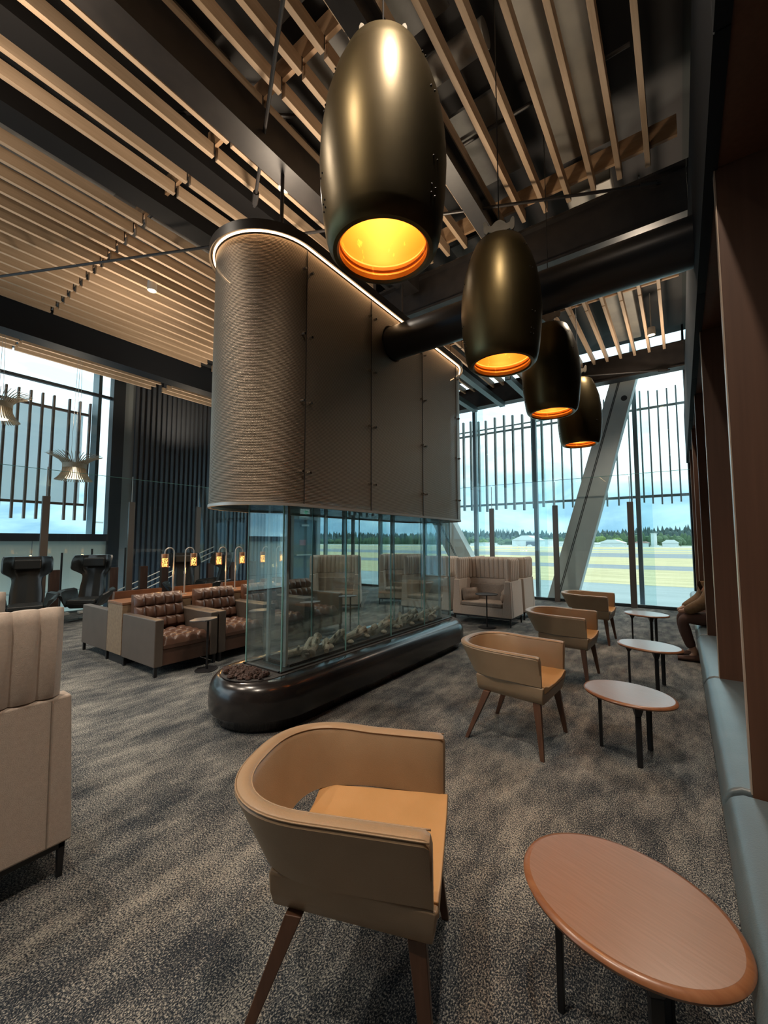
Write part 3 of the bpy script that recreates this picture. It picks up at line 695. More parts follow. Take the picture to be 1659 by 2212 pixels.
# ================================================================ OVAL TABLES
def oval_table():
    t = empty('oval_table')
    a, b_ = .315, .255
    MB().lathe([(.001, .0), (.93, .0), (.985, .003), (1.0, .013), (.985, .022), (.93, .0262), (.925, .0262), (.001, .0262)], 72).build('table_rim', 'edgewood', t, smooth='auto')
    top = MB().lathe([(.001, .0), (.928, .0), (.93, .0)], 72).build('table_top', 'cherry', t)
    for ch in t_children(t):
        for v in ch.data.vertices: v.co = (v.co.x*a, v.co.y*b_, v.co.z+.412)
    for v in top.data.vertices: v.co.z = .4385
    for ang in (R(200), R(-48), R(75)):
        x, y = a*.62*math.cos(ang), b_*.72*math.sin(ang)
        m = MB().taper((x, y, 0), (x, y, .34), (.010, .017), (.011, .018), ang)
        m.taper((x, y, .34), (x-.012*math.cos(ang), y-.012*math.sin(ang), .412), (.011, .018), (.05, .03), ang)
        m.build('leg', 'blackmetal', t, bevel=.003)
    return t
def t_children(t): return [x for x in bpy.data.objects if x.parent == t]
tb = oval_table()
for i, (x, y, rz, lb) in enumerate(((-.195, 1.56, -16, 'oval red-brown wood side table nearest the camera on black legs'), (-.365, 3.60, -22, 'second oval side table from the camera, top reflecting the window'),
        (-.33, 5.35, -22, 'third oval side table, beside the seated person'), (-.49, 7.65, -22, 'farthest oval side table near the window wall'))):
    o = tb if i == 0 else copy_tree(tb)
    o.location = (x, y, 0); o.rotation_euler.z = R(rz); tag(o, lb, 'side table', 'oval tables along the bench')

# ================================================================ TUB CHAIRS
def wall_loft(path, section, close=False):
    """path: (x, y, nx, ny); section(i) -> list of (offset, z)"""
    rings = [[(x+nx*o, y+ny*o, z) for o, z in section(i)] for i, (x, y, nx, ny) in enumerate(path)]
    return MB().loft(rings, caps=True)
def tub_chair():
    t = empty('tub_chair')
    hw, xb, xf = .285, -.30, .33
    # centre path at top: arm -> back -> arm
    path = []
    N = 8
    for i in range(N): path.append((xf-(xf+.02)*i/N, -hw, 0, -1))
    K = 28
    for i in range(K+1):
        a = -PI/2-PI*i/K
        ex = 2/2.7
        cx_ = math.copysign(abs(math.cos(a))**ex, math.cos(a)); sy_ = math.copysign(abs(math.sin(a))**ex, math.sin(a))
        path.append((-.02+cx_*.30, hw*sy_, 0, 0))
    for i in range(1, N+1): path.append((-.02+(xf+.02)*i/N, hw, 0, 1))
    full = []
    for i, p in enumerate(path):
        a = path[max(i-1, 0)]; c = path[min(i+1, len(path)-1)]
        dx, dy = c[0]-a[0], c[1]-a[1]; L = math.hypot(dx, dy) or 1
        full.append((p[0], p[1], dy/L*-1 if False else -(-dy)/L*1, 0))
    out = []
    for i, p in enumerate(path):
        a = path[max(i-1, 0)]; c = path[min(i+1, len(path)-1)]
        dx, dy = c[0]-a[0], c[1]-a[1]; L = math.hypot(dx, dy) or 1
        nx, ny = dy/L, -dx/L
        if nx*p[0]+ny*p[1] < 0: nx, ny = -nx, -ny
        if nx*(p[0]-.05)+ny*p[1] < 0 and abs(p[1]) < .1: nx, ny = -1, 0
        out.append((p[0], p[1], nx, ny))
    def sec(i):
        zt = .725; zb = .505; p = out[i]; n_ = min(i, len(out)-1-i)
        back = max(0, -p[0]/.32)                      # 0 at arms, 1 at back
        zt += .012*back
        fl = .018+.022*back
        pr_ = [(-.030-.040*back, zb), (.004-.038*back, zb), (.020+fl*.3-.02*back, zb+.09), (.034+fl, zt-.022), (.026+fl, zt-.006), (.010+fl, zt), (-.006+fl, zt-.001), (-.020+fl, zt-.008), (-.026+fl*.8, zt-.03), (-.028+fl*.3-.015*back, zb+.09)]
        if n_ < 3:
            f_ = (.55, .86, 1)[n_]; d_ = (.030, .009, 0)[n_]; oc = .012
            pr_ = [(oc+(o-oc)*f_, z-(d_ if z > .65 else 0)) for o, z in pr_]
        return pr_
    for lst in (out,):
        for a_ in (0, -1): lst.insert(1 if a_ == 0 else len(lst)-1, (lst[a_][0]-.006, *lst[a_][1:])); lst.insert(2 if a_ == 0 else len(lst)-2, (lst[a_][0]-.022, *lst[a_][1:]))
    m = wall_loft(out, sec)
    m.build('shell', 'tan', t, smooth='auto')
    # piping along the upper inner and outer edge
    for nm, off, dz_ in (('piping', -.023, -.010), ('piping', .031, -.010)):
        pts = []
        for i, p in enumerate(out[1:-1]):
            back = max(0, -p[0]/.32); fl = .018+.022*back
            pts.append((p[0]+p[2]*(off+fl), p[1]+p[3]*(off+fl), .725+.012*back+dz_))
        MB().tube(pts, .0028, 6).build(nm, 'tan', t, smooth=True)
    # seat block: outer boat-shaped body
    body = [(-.292, .500), (-.280, .43), (-.252, .378), (-.225, .362), (.225, .362), (.252, .378), (.280, .43), (.292, .500), (.262, .503), (.25, .458), (.21, .45), (-.21, .45), (-.25, .458), (-.262, .503)]
    m = MB().prism(body, -.20, .345, 'x')
    m.v = [(x+(.0 if x < 0 else (z-.50)*.16), y*(1 if x > 0 else .86), z) for x, y, z in m.v]
    m.build('seat_base', 'tan', t, bevel=.010, seg=3)
    cus = [(-.255, .452), (.255, .452), (.264, .508), (.235, .503), (.16, .482), (0, .474), (-.16, .482), (-.235, .503), (-.264, .508)]
    m = MB().prism(cus, -.197, .343, 'x'); m.v = [(x, y*(1 if x > 0 else .87), z) for x, y, z in m.v]; m.build('seat_cushion', 'tanseat', t, bevel=.006, seg=3)
    for sx in (-1, 1):
        for sy in (-1, 1):
            x0 = .275 if sx > 0 else -.115
            x1 = .325 if sx > 0 else -.265
            MB().taper((x1, sy*.29, 0), (x0, sy*.225, .375), (.014, .012), (.028, .019)).build('leg', 'walnut', t, bevel=.003)
    return t
tc_ = tub_chair()
for i, (x, y, rz, lb) in enumerate(((-1.035, 1.225, 24, 'tan leather tub chair nearest the camera, cropped at the bottom'), (-1.17, 3.42, -3, 'second tan tub chair, in front of the fireplace end'),
        (-1.19, 5.25, -2, 'third tan tub chair from the camera, left of the third oval table'), (-1.25, 7.35, -2, 'farthest tan tub chair, by the window wall'))):
    o = tc_ if i == 0 else copy_tree(tc_)
    o.location = (x, y, 0); o.rotation_euler.z = R(rz); tag(o, lb, 'armchair', 'tan tub chairs')

# ================================================================ HIGH-BACK BOOTHS
def booth():
    t = empty('high_back_booth')         # opens towards -y, origin front centre on floor
    W, D = .585, .68
    m = MB()
    for s in (-1, 1):
        pts = [(s*W, 0, .16), (s*.40, 0, .16), (s*.40, D, .16), (s*W, D, .16), (s*(W-.03), .02, .82), (s*(W-.13), .02, .82), (s*(W-.13), D, .82), (s*(W-.03), D, .82)]
        m.hexa(pts)
    m.hexa([(-.5, D-.12, .16), (.5, D-.12, .16), (.5, D, .16), (-.5, D, .16), (-.5, D-.1, .82), (.5, D-.1, .82), (.5, D, .82), (-.5, D, .82)])
    m.box(-.42, .42, 0, D, .16, .33)
    m.build('lower_shell', 'felt', t, bevel=.012, seg=2)
    # quilted hood around three sides
    r = .13; w = W-.075
    base = []
    def line(a, b_, n):
        for i in range(n): base.append((a[0]+(b_[0]-a[0])*i/n, a[1]+(b_[1]-a[1])*i/n))
    line((-w, .06), (-w, D-.06-r), 30)
    for i in range(12): a = PI-PI/2*i/12; base.append((-w+r+r*math.cos(a), D-.06-r+r*math.sin(a)))
    line((-w+r, D-.06), (w-r, D-.06), 48)
    for i in range(12): a = PI/2-PI/2*i/12; base.append((w-r+r*math.cos(a), D-.06-r+r*math.sin(a)))
    line((w, D-.06-r), (w, .06), 30); base.append((w, .06))
    path = []; s_ = 0; arc = [0]
    for a, b_ in zip(base, base[1:]): s_ += math.dist(a, b_); arc.append(s_)
    for i, p in enumerate(base):
        a = base[max(i-1, 0)]; c = base[min(i+1, len(base)-1)]
        dx, dy = c[0]-a[0], c[1]-a[1]; L = math.hypot(dx, dy)
        path.append((p[0], p[1], -dy/L, dx/L))
    nch = round(s_/.098); NS = nch*8; np_ = []; k_ = 0; narc = []
    for q_ in range(NS+1):
        d_ = s_*q_/NS
        while k_ < len(arc)-2 and arc[k_+1] < d_: k_ += 1
        f_ = min(1, (d_-arc[k_])/max(1e-6, arc[k_+1]-arc[k_])); A_, B_ = path[k_], path[k_+1]
        np_.append(tuple(A_[c]*(1-f_)+B_[c]*f_ for c in range(4))); narc.append(d_)
    path, arc = np_, narc
    def sec(i):
        q = abs(math.sin(PI*arc[i]/s_*nch))**.5; h = .030+.026*q; e = 1.0
        d0 = min(arc[i], s_-arc[i]); e = min(1, .35+d0/.05)
        h *= e
        return [(-h*.8, .825), (h*.8, .825), (h, .86), (h*1.02, 1.18), (h*.8, 1.215), (h*.35, 1.232+.004*q), (-h*.35, 1.232+.004*q), (-h*.8, 1.215), (-h*1.02, 1.18), (-h, .86)]
    wall_loft(path, sec).build('quilted_hood', 'felt', t, smooth='auto')
    sd = MB()
    for s in (-1, 1): sd.bar((s*(W+.001), .10, .17), (s*(W-.026), .10, .81), .003, .004, (0, 1, 0))
    sd.build('stitch_line', 'greyfab', t)
    MB().box(-.405, .405, -.005, D-.13, .33, .41).build('seat_cushion', 'greyfab', t, bevel=.025, seg=3)
    MB().hexa([(-.42, D-.20, .40), (.42, D-.20, .40), (.42, D-.12, .40), (-.42, D-.12, .40), (-.44, D-.15, .72), (.44, D-.15, .72), (.44, D-.11, .72), (-.44, D-.11, .72)]).build('back_cushion', 'greyfab', t, bevel=.02, seg=3)
    fr = MB().box(-W+.02, W-.02, .02, .05, .13, .16).box(-W+.02, W-.02, D-.05, D-.02, .13, .16).box(-W+.02, -W+.05, .02, D-.02, .13, .16).box(W-.05, W-.02, .02, D-.02, .13, .16)
    fr.build('base_frame', 'blackmetal', t, bevel=.004)
    for sx in (-1, 1):
        for y in (.035, D-.035):
            MB().taper((sx*(W-.035), y, 0), (sx*(W-.035), y, .135), (.011, .011), (.016, .014)).build('leg', 'blackmetal', t, bevel=.003)
    return t
bt = booth()
blist = [(-3.11, 7.43, 0, 'cream high-backed booth with quilted top facing the camera, right of the fireplace'), (-2.965, .80, 180, 'cream quilted high-back booth at the left foreground, seen from its side'),
         (-3.13, 8.98, 180, 'cream booth directly behind the one right of the fireplace'), (-4.45, 7.62, 0, 'cream booth partly hidden by the far end of the fireplace'),
         (-5.62, 8.55, 30, 'cream high-back booth seen through the middle of the fireplace glass'), (-6.30, 6.85, 35, 'cream high-back booth seen through the fireplace glass, nearest the exit door')]
for i, (x, y, rz, lb) in enumerate(blist):
    o = bt if i == 0 else copy_tree(bt); o.location = (x, y, 0); o.rotation_euler.z = R(rz); tag(o, lb, 'booth seat', 'high-back booths')
# loose pillows and the round table in the facing booth
pw = MB(); rg = []
for k in range(9):
    z = -1+2*k/8; q = (1-abs(z)**3)**.5*.92+.08
    rg.append([(.19*math.cos(a)*q*(abs(math.cos(a))**-.5 if abs(math.cos(a)) > .5 else 1.2), .05*math.sin(a)*q*(1-.25*abs(math.sin(z*6.3))), .12+.12*z) for a in [2*PI*j/20 for j in range(20)]])
def pillow(x, y, z, rz, tilt, lb):
    m = MB(); rings = []
    for k in range(11):
        v = -1+2*k/10; ring = []
        for j in range(24):
            a = 2*PI*j/24; c, s = math.cos(a), math.sin(a)
            u = math.copysign(abs(c)**.5, c)
            th = .055*(1-abs(u)**3*.8)*(1-abs(v)**3*.85)*(1-.22*math.exp(-(v*5)**2))
            ring.append((.19*u*(1-.06*abs(v)**2), math.copysign(abs(s)**.7, s)*th, .12+.12*v))
        rings.append(ring)
    o = m.loft(rings).build('pillow', 'greyfab', smooth='auto'); o.location = (x, y, z); o.rotation_euler = (tilt, 0, rz); return tag(o, lb, 'pillow', 'pillows in the facing booth')
pillow(-3.40, 7.66, .41, R(60), R(-12), 'brown channelled pillow at the left end of the facing booth')
pillow(-2.80, 7.72, .41, R(-72), R(-12), 'brown channelled pillow at the right end of the facing booth')
rt = empty('round_table', (-2.92, 7.25, 0)); tag(rt, 'small round dark pedestal table in front of the facing booth', 'table')
MB().lathe([(.001, .59), (.20, .59), (.205, .597), (.20, .604), (.001, .604)], 40).build('table_top', 'blackmetal', rt, smooth='auto')
MB().tube([(0, 0, .01), (0, 0, .595)], .012, 10).build('stem', 'blackmetal', rt, smooth='auto')
MB().lathe([(.001, 0), (.16, 0), (.16, .008), (.001, .012)], 32).build('foot_plate', 'blackmetal', rt, smooth='auto')

# ================================================================ CLUB CHAIRS, COUNTER, LAMPS
def tuft(w, h, nu, nv, depth, base):
    """grid with button dimples; returns function (i,j)->offset"""
    return lambda u, v: base+depth*((abs(math.sin(PI*u*nu))*abs(math.sin(PI*v*nv)))**.45)
def club_chair():
    t = empty('club_chair')     # faces +x, back plane x=0, width in y 0..0.8
    W = .79
    MB().box(.0, .85, .0, .10, .11, .645).build('arm', 'taupe', t, bevel=.012, seg=2)
    MB().box(.0, .85, W-.10, W, .11, .645).build('arm', 'taupe', t, bevel=.012, seg=2)
    MB().box(.0, .83, .10, W-.10, .11, .30).build('seat_box', 'brownlea', t, bevel=.01)
    # tufted seat
    m = MB(); nu, nv = 40, 36; rows = []
    f = tuft(0, 0, 4, 4, .038, .40)
    vs = []; fs = []
    for i in range(nu+1):
        for j in range(nv+1):
            u, v = i/nu, j/nv; e = min(1, min(u, 1-u)*14)*min(1, min(v, 1-v)*14)
            vs.append((.22+.62*u, .105+(W-.21)*v, (f(u, v)-.34)*(e**.4)+.34))
    for i in range(nu):
        for j in range(nv): a = i*(nv+1)+j; fs.append((a, a+nv+1, a+nv+2, a+1))
    m.add(vs, fs); m.box(.22, .84, .105, W-.105, .30, .342)
    m.build('seat_cushion', 'brownlea', t, smooth='auto', fix=False)
    # tufted back: front face leans back
    m = MB(); vs = []; fs = []; f = tuft(0, 0, 5, 3, .045, 0)
    x0, y0, y1 = .24, .07, W-.07
    for i in range(nu+1):
        for j in range(nv+1):
            u, v = i/nu, j/nv; e = (min(1, min(u, 1-u)*12)*min(1, min(v, 1-v)*9))**.45
            z = .42+.45*v; xx = .19-.11*v
            vs.append((xx+(f(u, v)+.03)*e, y0+(y1-y0)*u+(.5-u)*.03*v, z+.008*math.sin(PI*u)*v))
    for i in range(nu):
        for j in range(nv): a = i*(nv+1)+j; fs.append((a, a+nv+1, a+nv+2, a+1))
    m.add(vs, fs)
    m.hexa([(.05, y0, .30), (.19, y0, .30), (.19, y1, .30), (.05, y1, .30), (.02, y0+.015, .87), (.08, y0+.015, .87), (.08, y1-.015, .87), (.02, y1-.015, .87)])
    m.build('back_cushion', 'brownlea', t, smooth='auto', fix=False)
    for x in (.03, .82):
        for y in (.03, W-.03): MB().box(x-.016, x+.016, y-.016, y+.016, 0, .11).build('leg', 'blackmetal', t)
    return t
cc = club_chair()
first = True
clab = ['tufted brown club chair at the near left end of the front row', 'second tufted brown club chair, just left of the fireplace glass', 'third club chair of the row, seen through the fireplace end glass', 'last club chair of the front row, seen through the fireplace glass']
CB = -5.77
for i in range(4):
    o = cc if first else copy_tree(cc); first = False
    o.location = (CB, 2.36+.81*i, 0); tag(o, clab[i], 'club chair', 'tufted club chairs facing the fireplace')
blab = ['club chair backing onto the near end of the counter, facing the wing chairs', 'club chair of the far row behind the first pair of counter lamps', 'club chair of the far row behind the second pair of counter lamps', 'farthest club chair of the far row behind the counter']
for i in range(4):
    o = copy_tree(cc); o.location = (-6.22, 2.36+.79+.81*i, 0); o.rotation_euler.z = PI
    tag(o, blab[i], 'club chair', 'tufted club chairs facing the hall')
ct = empty('lamp_counter', (-6.0, 2.36, 0)); tag(ct, 'long wooden counter dividing the two rows of brown club chairs', 'counter')
MB().box(-.215, .215, .0, 3.3, .12, .745).build('body', 'counter', ct, bevel=.004)
MB().box(-.20, .20, .03, 3.27, 0, .12).build('kick_plate', 'blackmetal', ct)
MB().box(-.22, .22, -.005, 3.31, .745, .775).build('counter_top', 'countertop', ct, bevel=.003)
MB().box(.216, .222, .90, .98, .62, .70).build('socket', 'blackmetal', ct)
def counter_lamp():
    t = empty('counter_lamp')
    pts = [(0, 0, 0), (0, 0, .62)]+[(0, .065-.065*math.cos(a), .62+.065*math.sin(a)) for a in [PI*i/10 for i in range(1, 11)]]+[(0, .13, .60)]
    MB().tube(pts, .0095, 10).build('bent_pole', 'stainless', t, smooth='auto')
    MB().tube([(0, 0, 0), (0, 0, .012)], .035, 20).build('foot', 'stainless', t, smooth='auto')
    MB().tube([(0, 0, .30), (0, 0, .34)], .014, 10).build('collar', 'stainless', t, smooth='auto')
    s_ = MB().lathe([(.001, .19), (.046, .19), (.048, .187), (.048, .0)], 24); o = s_.build('perforated_shade', 'perf', t, smooth='auto', fix=False); o.location = (0, .13, .41)
    b_ = MB().tube([(0, 0, .01), (0, 0, .125)], .034, 16).build('glowing_tube', 'amber', t, smooth='auto'); b_.location = (0, .13, .41)
    return t
cl_ = counter_lamp(); k = 0
llab = ['perforated copper counter lamp, farthest left', 'perforated copper counter lamp, second from left on the near counter', 'perforated counter lamp, left one of the middle pair', 'perforated counter lamp, right one of the middle pair beside the glass', 'perforated counter lamp seen through the fireplace end glass', 'perforated counter lamp farthest right, behind the steel corner post']
for j in range(3):
    for s in (-1, 1):
        o = cl_ if k == 0 else copy_tree(cl_)
        o.location = (-6.0, 3.19+.85*j+s*.085, .775); o.rotation_euler.z = 0 if s > 0 else PI
        tag(o, llab[k], 'table lamp', 'counter lamps'); k += 1
        point_light('counter_lamp_bulb', (-6.0, 3.19+.85*j+s*.22, 1.12), 1.6, (1, .55, .2), .03)
def c_table():
    t = empty('teardrop_table')
    poly = []
    for i in range(36):
        a = 2*PI*i/36; r = .165+.035*math.cos(a)+.02*math.cos(2*a)
        poly.append((.095*math.sin(a)*(1.25 if math.cos(a) > -.2 else 1.0), r*math.cos(a)*.95))
    MB().prism(poly, .592, .607).build('table_top', 'greytop', t, bevel=.003)
    MB().tube([(.05, .06, .01), (.05, .06, .594)], .013, 12).build('stem', 'blackmetal', t, smooth='auto')
    MB().prism([(x*1.1+.05, y*.8+.03) for x, y in poly], 0, .012).build('foot_plate', 'blackmetal', t, bevel=.003)
    return t
ctb = c_table()
for i, (y, lb) in enumerate(((2.84, 'grey teardrop side table in front of the nearest club chair'), (3.68, 'teardrop side table seen through the fireplace end glass at left'), (4.62, 'teardrop side table with bright reflecting top, left of two in the fireplace glass'), (5.52, 'teardrop side table with bright reflecting top, farther right in the fireplace glass'))):
    o = ctb if i == 0 else copy_tree(ctb); o.location = (-4.79, y, 0); o.rotation_euler.z = R(-8*i); tag(o, lb, 'side table', 'teardrop side tables')

# ================================================================ WING CHAIRS
def wing_chair():
    t = empty('wing_chair')           # faces +x
    m = MB(); NZ, NU = 26, 22; front = []; back = []
    for i in range(NZ+1):
        z = .36+(1.27-.36)*i/NZ
        k = max(0, min(1, (z-.86)/.16)); k = k*k*(3-2*k)
        hw = .235+.125*k - .02*math.exp(-((z-.80)/.12)**2)
        dep = .05+.22*k*(1-.25*max(0, (z-1.15)/.12))
        if z > 1.21: hw -= .02*((z-1.21)/.06)**2
        xb = .02-.20*(z-.36)/.91
        rowf = []; rowb = []
        for j in range(NU+1):
            u = -1+2*j/NU; a = abs(u)
            wrap = max(0, (a-.55)/.45)**1.5*dep
            y = hw*math.copysign(min(1, a), u)
            rowf.append((xb+wrap+.03*(1-a), y*.93, z)); rowb.append((xb+wrap-.055*(1-.45*a), y, z+ (.008 if i == NZ else 0)))
        front.append(rowf); back.append(rowb)
    rings = [front[i]+back[i][::-1] for i in range(NZ+1)]
    m.loft(rings).build('wing_back', 'blacklea', t, smooth='auto', bevel=0)
    MB().box(-.10+.03, -.10+.10, -.20, .20, 1.04, 1.22).build('head_pillow', 'blacklea', t, bevel=.03, seg=3)
    MB().box(.0, .50, -.25, .25, .34, .44).build('seat_cushion', 'blacklea', t, bevel=.035, seg=3)
    MB().hexa([(.02, -.22, .26), (.42, -.22, .26), (.42, .22, .26), (.02, .22, .26), (-.02, -.27, .35), (.50, -.27, .35), (.50, .27, .35), (-.02, .27, .35)]).build('seat_shell', 'blacklea', t, bevel=.02)
    for s in (-1, 1):
        rings = []
        for i in range(13):
            u = i/12; x = -.06+.56*u
            zt = .60-.03*u-.10*max(0, u-.75)*4*.6; yo = .31+.12*math.sin(PI*min(1, u*.95))
            rings.append([(x, s*(.24), .30), (x, s*(.26), .30), (x, s*(yo-.01), zt-.10), (x, s*(yo+.055), zt), (x, s*(yo+.04), zt+.018), (x, s*(yo-.02), zt-.01), (x, s*(yo-.045), zt-.12)])
        MB().loft(rings).build('arm', 'blacklea', t, smooth='auto')
    MB().tube([(.22, 0, .02), (.22, 0, .28)], .03, 14).build('pedestal', 'blackmetal', t, smooth='auto')
    f = MB()
    for k in range(4):
        a = PI/4+PI/2*k; f.bar((.22, 0, .04), (.22+.3*math.cos(a), .3*math.sin(a), .018), .035, .02)
    f.build('star_base', 'blackmetal', t, bevel=.004)
    return t
wc = wing_chair()
for i, (x, y, rz, lb) in enumerate(((-9.75, 2.36, -14, 'black leather wing chair farthest left, facing the camera'), (-9.80, 3.42, -40, 'second black wing chair, turned slightly to the right'),
        (-9.85, 5.35, -20, 'black wing chair partly behind the left counter lamps'), (-9.6, 6.2, -95, 'black wing chair seen from the side, beside the third counter lamp'))):
    o = wc if i == 0 else copy_tree(wc); o.location = (x, y, 0); o.rotation_euler.z = R(rz); tag(o, lb, 'wing chair', 'black wing chairs')

# ================================================================ HALL PENDANTS
def hall_lamp():
    t = empty('slatted_pendant')
    m = MB(); n = 44
    prof = [(.55, .60), (.42, .545), (.30, .47), (.235, .39), (.225, .30), (.235, .20), (.29, .09), (.37, .0)]
    for k in range(n):
        a = 2*PI*k/n; q = Vector((math.cos(a), math.sin(a), 0)); s_ = Vector((-math.sin(a), math.cos(a), 0))*.005
        jit = random.uniform(-.03, .03)
        outer_ = [q*(r+(jit if i == 0 else 0))+Vector((0, 0, z)) for i, (r, z) in enumerate(prof)]
        inner_ = [q*(r-.05-(.02 if 2 < i < 5 else 0))+Vector((0, 0, z-(.01 if i < 3 else -.01))) for i, (r, z) in enumerate(prof)]
        for sg in (-1, 1): pass
        for i in range(len(prof)-1):
            A, B, C_, D_ = outer_[i], outer_[i+1], inner_[i+1], inner_[i]
            m.hexa([A-s_, B-s_, C_-s_, D_-s_, A+s_, B+s_, C_+s_, D_+s_])
    m.build('blades', 'woodlamp', t)
    MB().lathe([(.232, .285), (.232, .40), (.225, .40), (.225, .285)], 40, closed=True).build('hoop', 'woodlamp', t, smooth='auto')
    MB().lathe([(.001, .05), (.17, .05), (.17, .07), (.10, .34), (.001, .34)], 32).build('diffuser', emis('hall_lamp_glow', (1, .82, .55), 1.6), t, smooth='auto')
    for s in (-.09, 0, .09): MB().tube([(s, s*.6, .34), (s*.35, s*.2, 3.65)], .004, 6).build('cable', 'stainless', t)
    return t
def h2_c(t): return [x for x in bpy.data.objects if x.parent == t and x.name.startswith('cable')]
hl_ = hall_lamp(); hl_.location = (-11.42, 3.50, 2.97); tag(hl_, 'spiky birch-blade pendant lamp hanging before the left hall window', 'pendant lamp')
h2 = copy_tree(hl_); h2.location = (-11.42, 2.12, 4.05); 
for ch in h2_c(h2): ch.scale = (1, 1, .70)
tag(h2, 'birch-blade pendant lamp cut by the left edge of the photo', 'pendant lamp')

# ================================================================ PERSON
def skin_figure(name, verts, edges, radii, m, parent=None, sub=2):
    me = bpy.data.meshes.new(name); me.from_pydata(verts, edges, []); me.materials.append(M[m])
    o = bpy.data.objects.new(name, me); col.objects.link(o)
    if parent is not None: o.parent = parent
    sk = o.modifiers.new('skin', 'SKIN'); sk.use_smooth_shade = True
    for i, r in enumerate(radii): me.skin_vertices[0].data[i].radius = (r, r) if not isinstance(r, tuple) else r
    me.skin_vertices[0].data[0].use_root = True
    s = o.modifiers.new('sub', 'SUBSURF'); s.levels = sub; s.render_levels = sub
    return o
def person():
    # faces -x, local origin below hips; x forward = -x
    v = []; e = []; r = []
    def chain(pts, start=None):
        idx = []
        for p, q in pts: v.append(p); r.append(q); idx.append(len(v)-1)
        if start is not None: e.append((start, idx[0]))
        for a, b_ in zip(idx, idx[1:]): e.append((a, b_))
        return idx
    t = chain([((.05, 0, .55), .14), ((.03, 0, .72), .135), ((.0, 0, .88), (.15, .13)), ((-.03, 0, 1.02), (.13, .12)), ((-.05, 0, 1.12), .055), ((-.03, 0, 1.22), (.085, .10)), ((-.03, 0, 1.31), (.075, .085))])
    for s in (-1, 1):
        chain([((.02, s*.10, .54), .095), ((-.18, s*.13, .545), .085), ((-.40, s*.14, .53), .062), ((-.36, s*.14, .30), .056), ((-.29, s*.14, .10), .038), ((-.34, s*.145, .045), .035), ((-.42, s*.15, .035), .028)], t[0])
        chain([((-.05, s*.18, .98), .065), ((-.16, s*.23, .78), .052), ((-.33, s*.17, .66), .042), ((-.41, s*.10, .63), .028), ((-.45, s*.08, .62), .022)], t[3])
    body = skin_figure('body', v, e, r, 'skin')
    jk = skin_figure('jacket', [(.05, 0, .53), (.03, 0, .72), (.0, 0, .88), (-.03, 0, 1.02), (-.05, 0, 1.06)]+[p for s in (-1, 1) for p in ((-.05, s*.18, .98), (-.16, s*.23, .78), (-.33, s*.17, .66), (-.37, s*.13, .645))],
                     [(0, 1), (1, 2), (2, 3), (3, 4), (3, 5), (5, 6), (6, 7), (7, 8), (3, 9), (9, 10), (10, 11), (11, 12)], [.175, .17, (.19, .165), (.165, .15), .10, .10, .085, .07, .055, .10, .085, .07, .055], 'jacket')
    tv = [(.05, 0, .555)]; te = []; tr = [.155]
    for s in (-1, 1):
        k = len(tv); tv += [(.02, s*.10, .55), (-.18, s*.13, .555), (-.41, s*.14, .54), (-.37, s*.14, .32), (-.32, s*.14, .16)]; tr += [.105, .098, .078, .07, .06]
        te += [(0, k), (k, k+1), (k+1, k+2), (k+2, k+3), (k+3, k+4)]
    trs = skin_figure('trousers', tv, te, tr, 'trouser')
    hr = MB().sphere((-.0, 0, 1.30), .115, 14, 8, 1.0).build('hair', 'hair', smooth=True)
    for s in (-1, 1):
        m = MB(); rings = []
        for i in range(7):
            u = i/6; x = -.21-.27*u; w = .042+.012*math.sin(PI*u)-.012*(u > .9); h = .105*(1-u)+.055*u
            rings.append([(x, s*.145+w*math.cos(a), max(.0, h/2+h/2*math.sin(a))) for a in [2*PI*j/12 for j in range(12)]])
        m.loft(rings).build('shoe', 'trouser', body, smooth='auto')
    for o in (jk, trs, hr): o.parent = body
    return body
ps = person(); ps.name = 'person'; ps.location = (.365, 6.95, -.0); ps.rotation_euler.z = R(4)
tag(ps, 'person in a brown jacket seated on the bench, mostly hidden by the partition', 'person')

# ================================================================ AIRFIELD
GZ = -5.2
def strip(name, y0, y1, m, dz_=0):
    o = MB().box(-1800, 900, y0, y1, GZ-.2, GZ+dz_).build(name, m); o['kind'] = 'structure'; return o
def dist(yp): return 890*(EYE-GZ)/(yp-1170)
# the field tilts away: strips run parallel to the window wall
d0 = {}
for nm, a, b_, m, dd in (('ground_apron', 13.6, 76, 'tarmac', 0), ('ground_grass', 76, 118, 'grass', .02), ('ground_taxiway', 118, 138, 'tarmac2', .01), ('ground_grass', 138, 205, 'grass', .02), ('ground_runway', 205, 275, 'tarmac2', .01),
                         ('ground_grass', 275, 300, 'grass', .02), ('ground_taxiway', 300, 318, 'tarmac', .01), ('ground_grass', 318, 380, 'grass', .02), ('ground_runway', 380, 420, 'tarmac', .01), ('ground_grass', 420, 560, 'grass', .02), ('ground_far', 560, 760, 'apron', 0), ('ground_beyond', 760, 2000, 'tree2', -.5)):
    strip(nm, a, b_, m, dd)
mk = MB()
for (x0, y0, x1, y1) in ((-30, 38, 20, 37), (-10, 24, 8, 23.6), (-22, 52, 30, 50.5), (-12, 30, 3, 33)):
    mk.bar((x0, y0, GZ+.01), (x1, y1, GZ+.01), .18, .02)
struct('trim_9', mk, 'white')
random.seed(11)
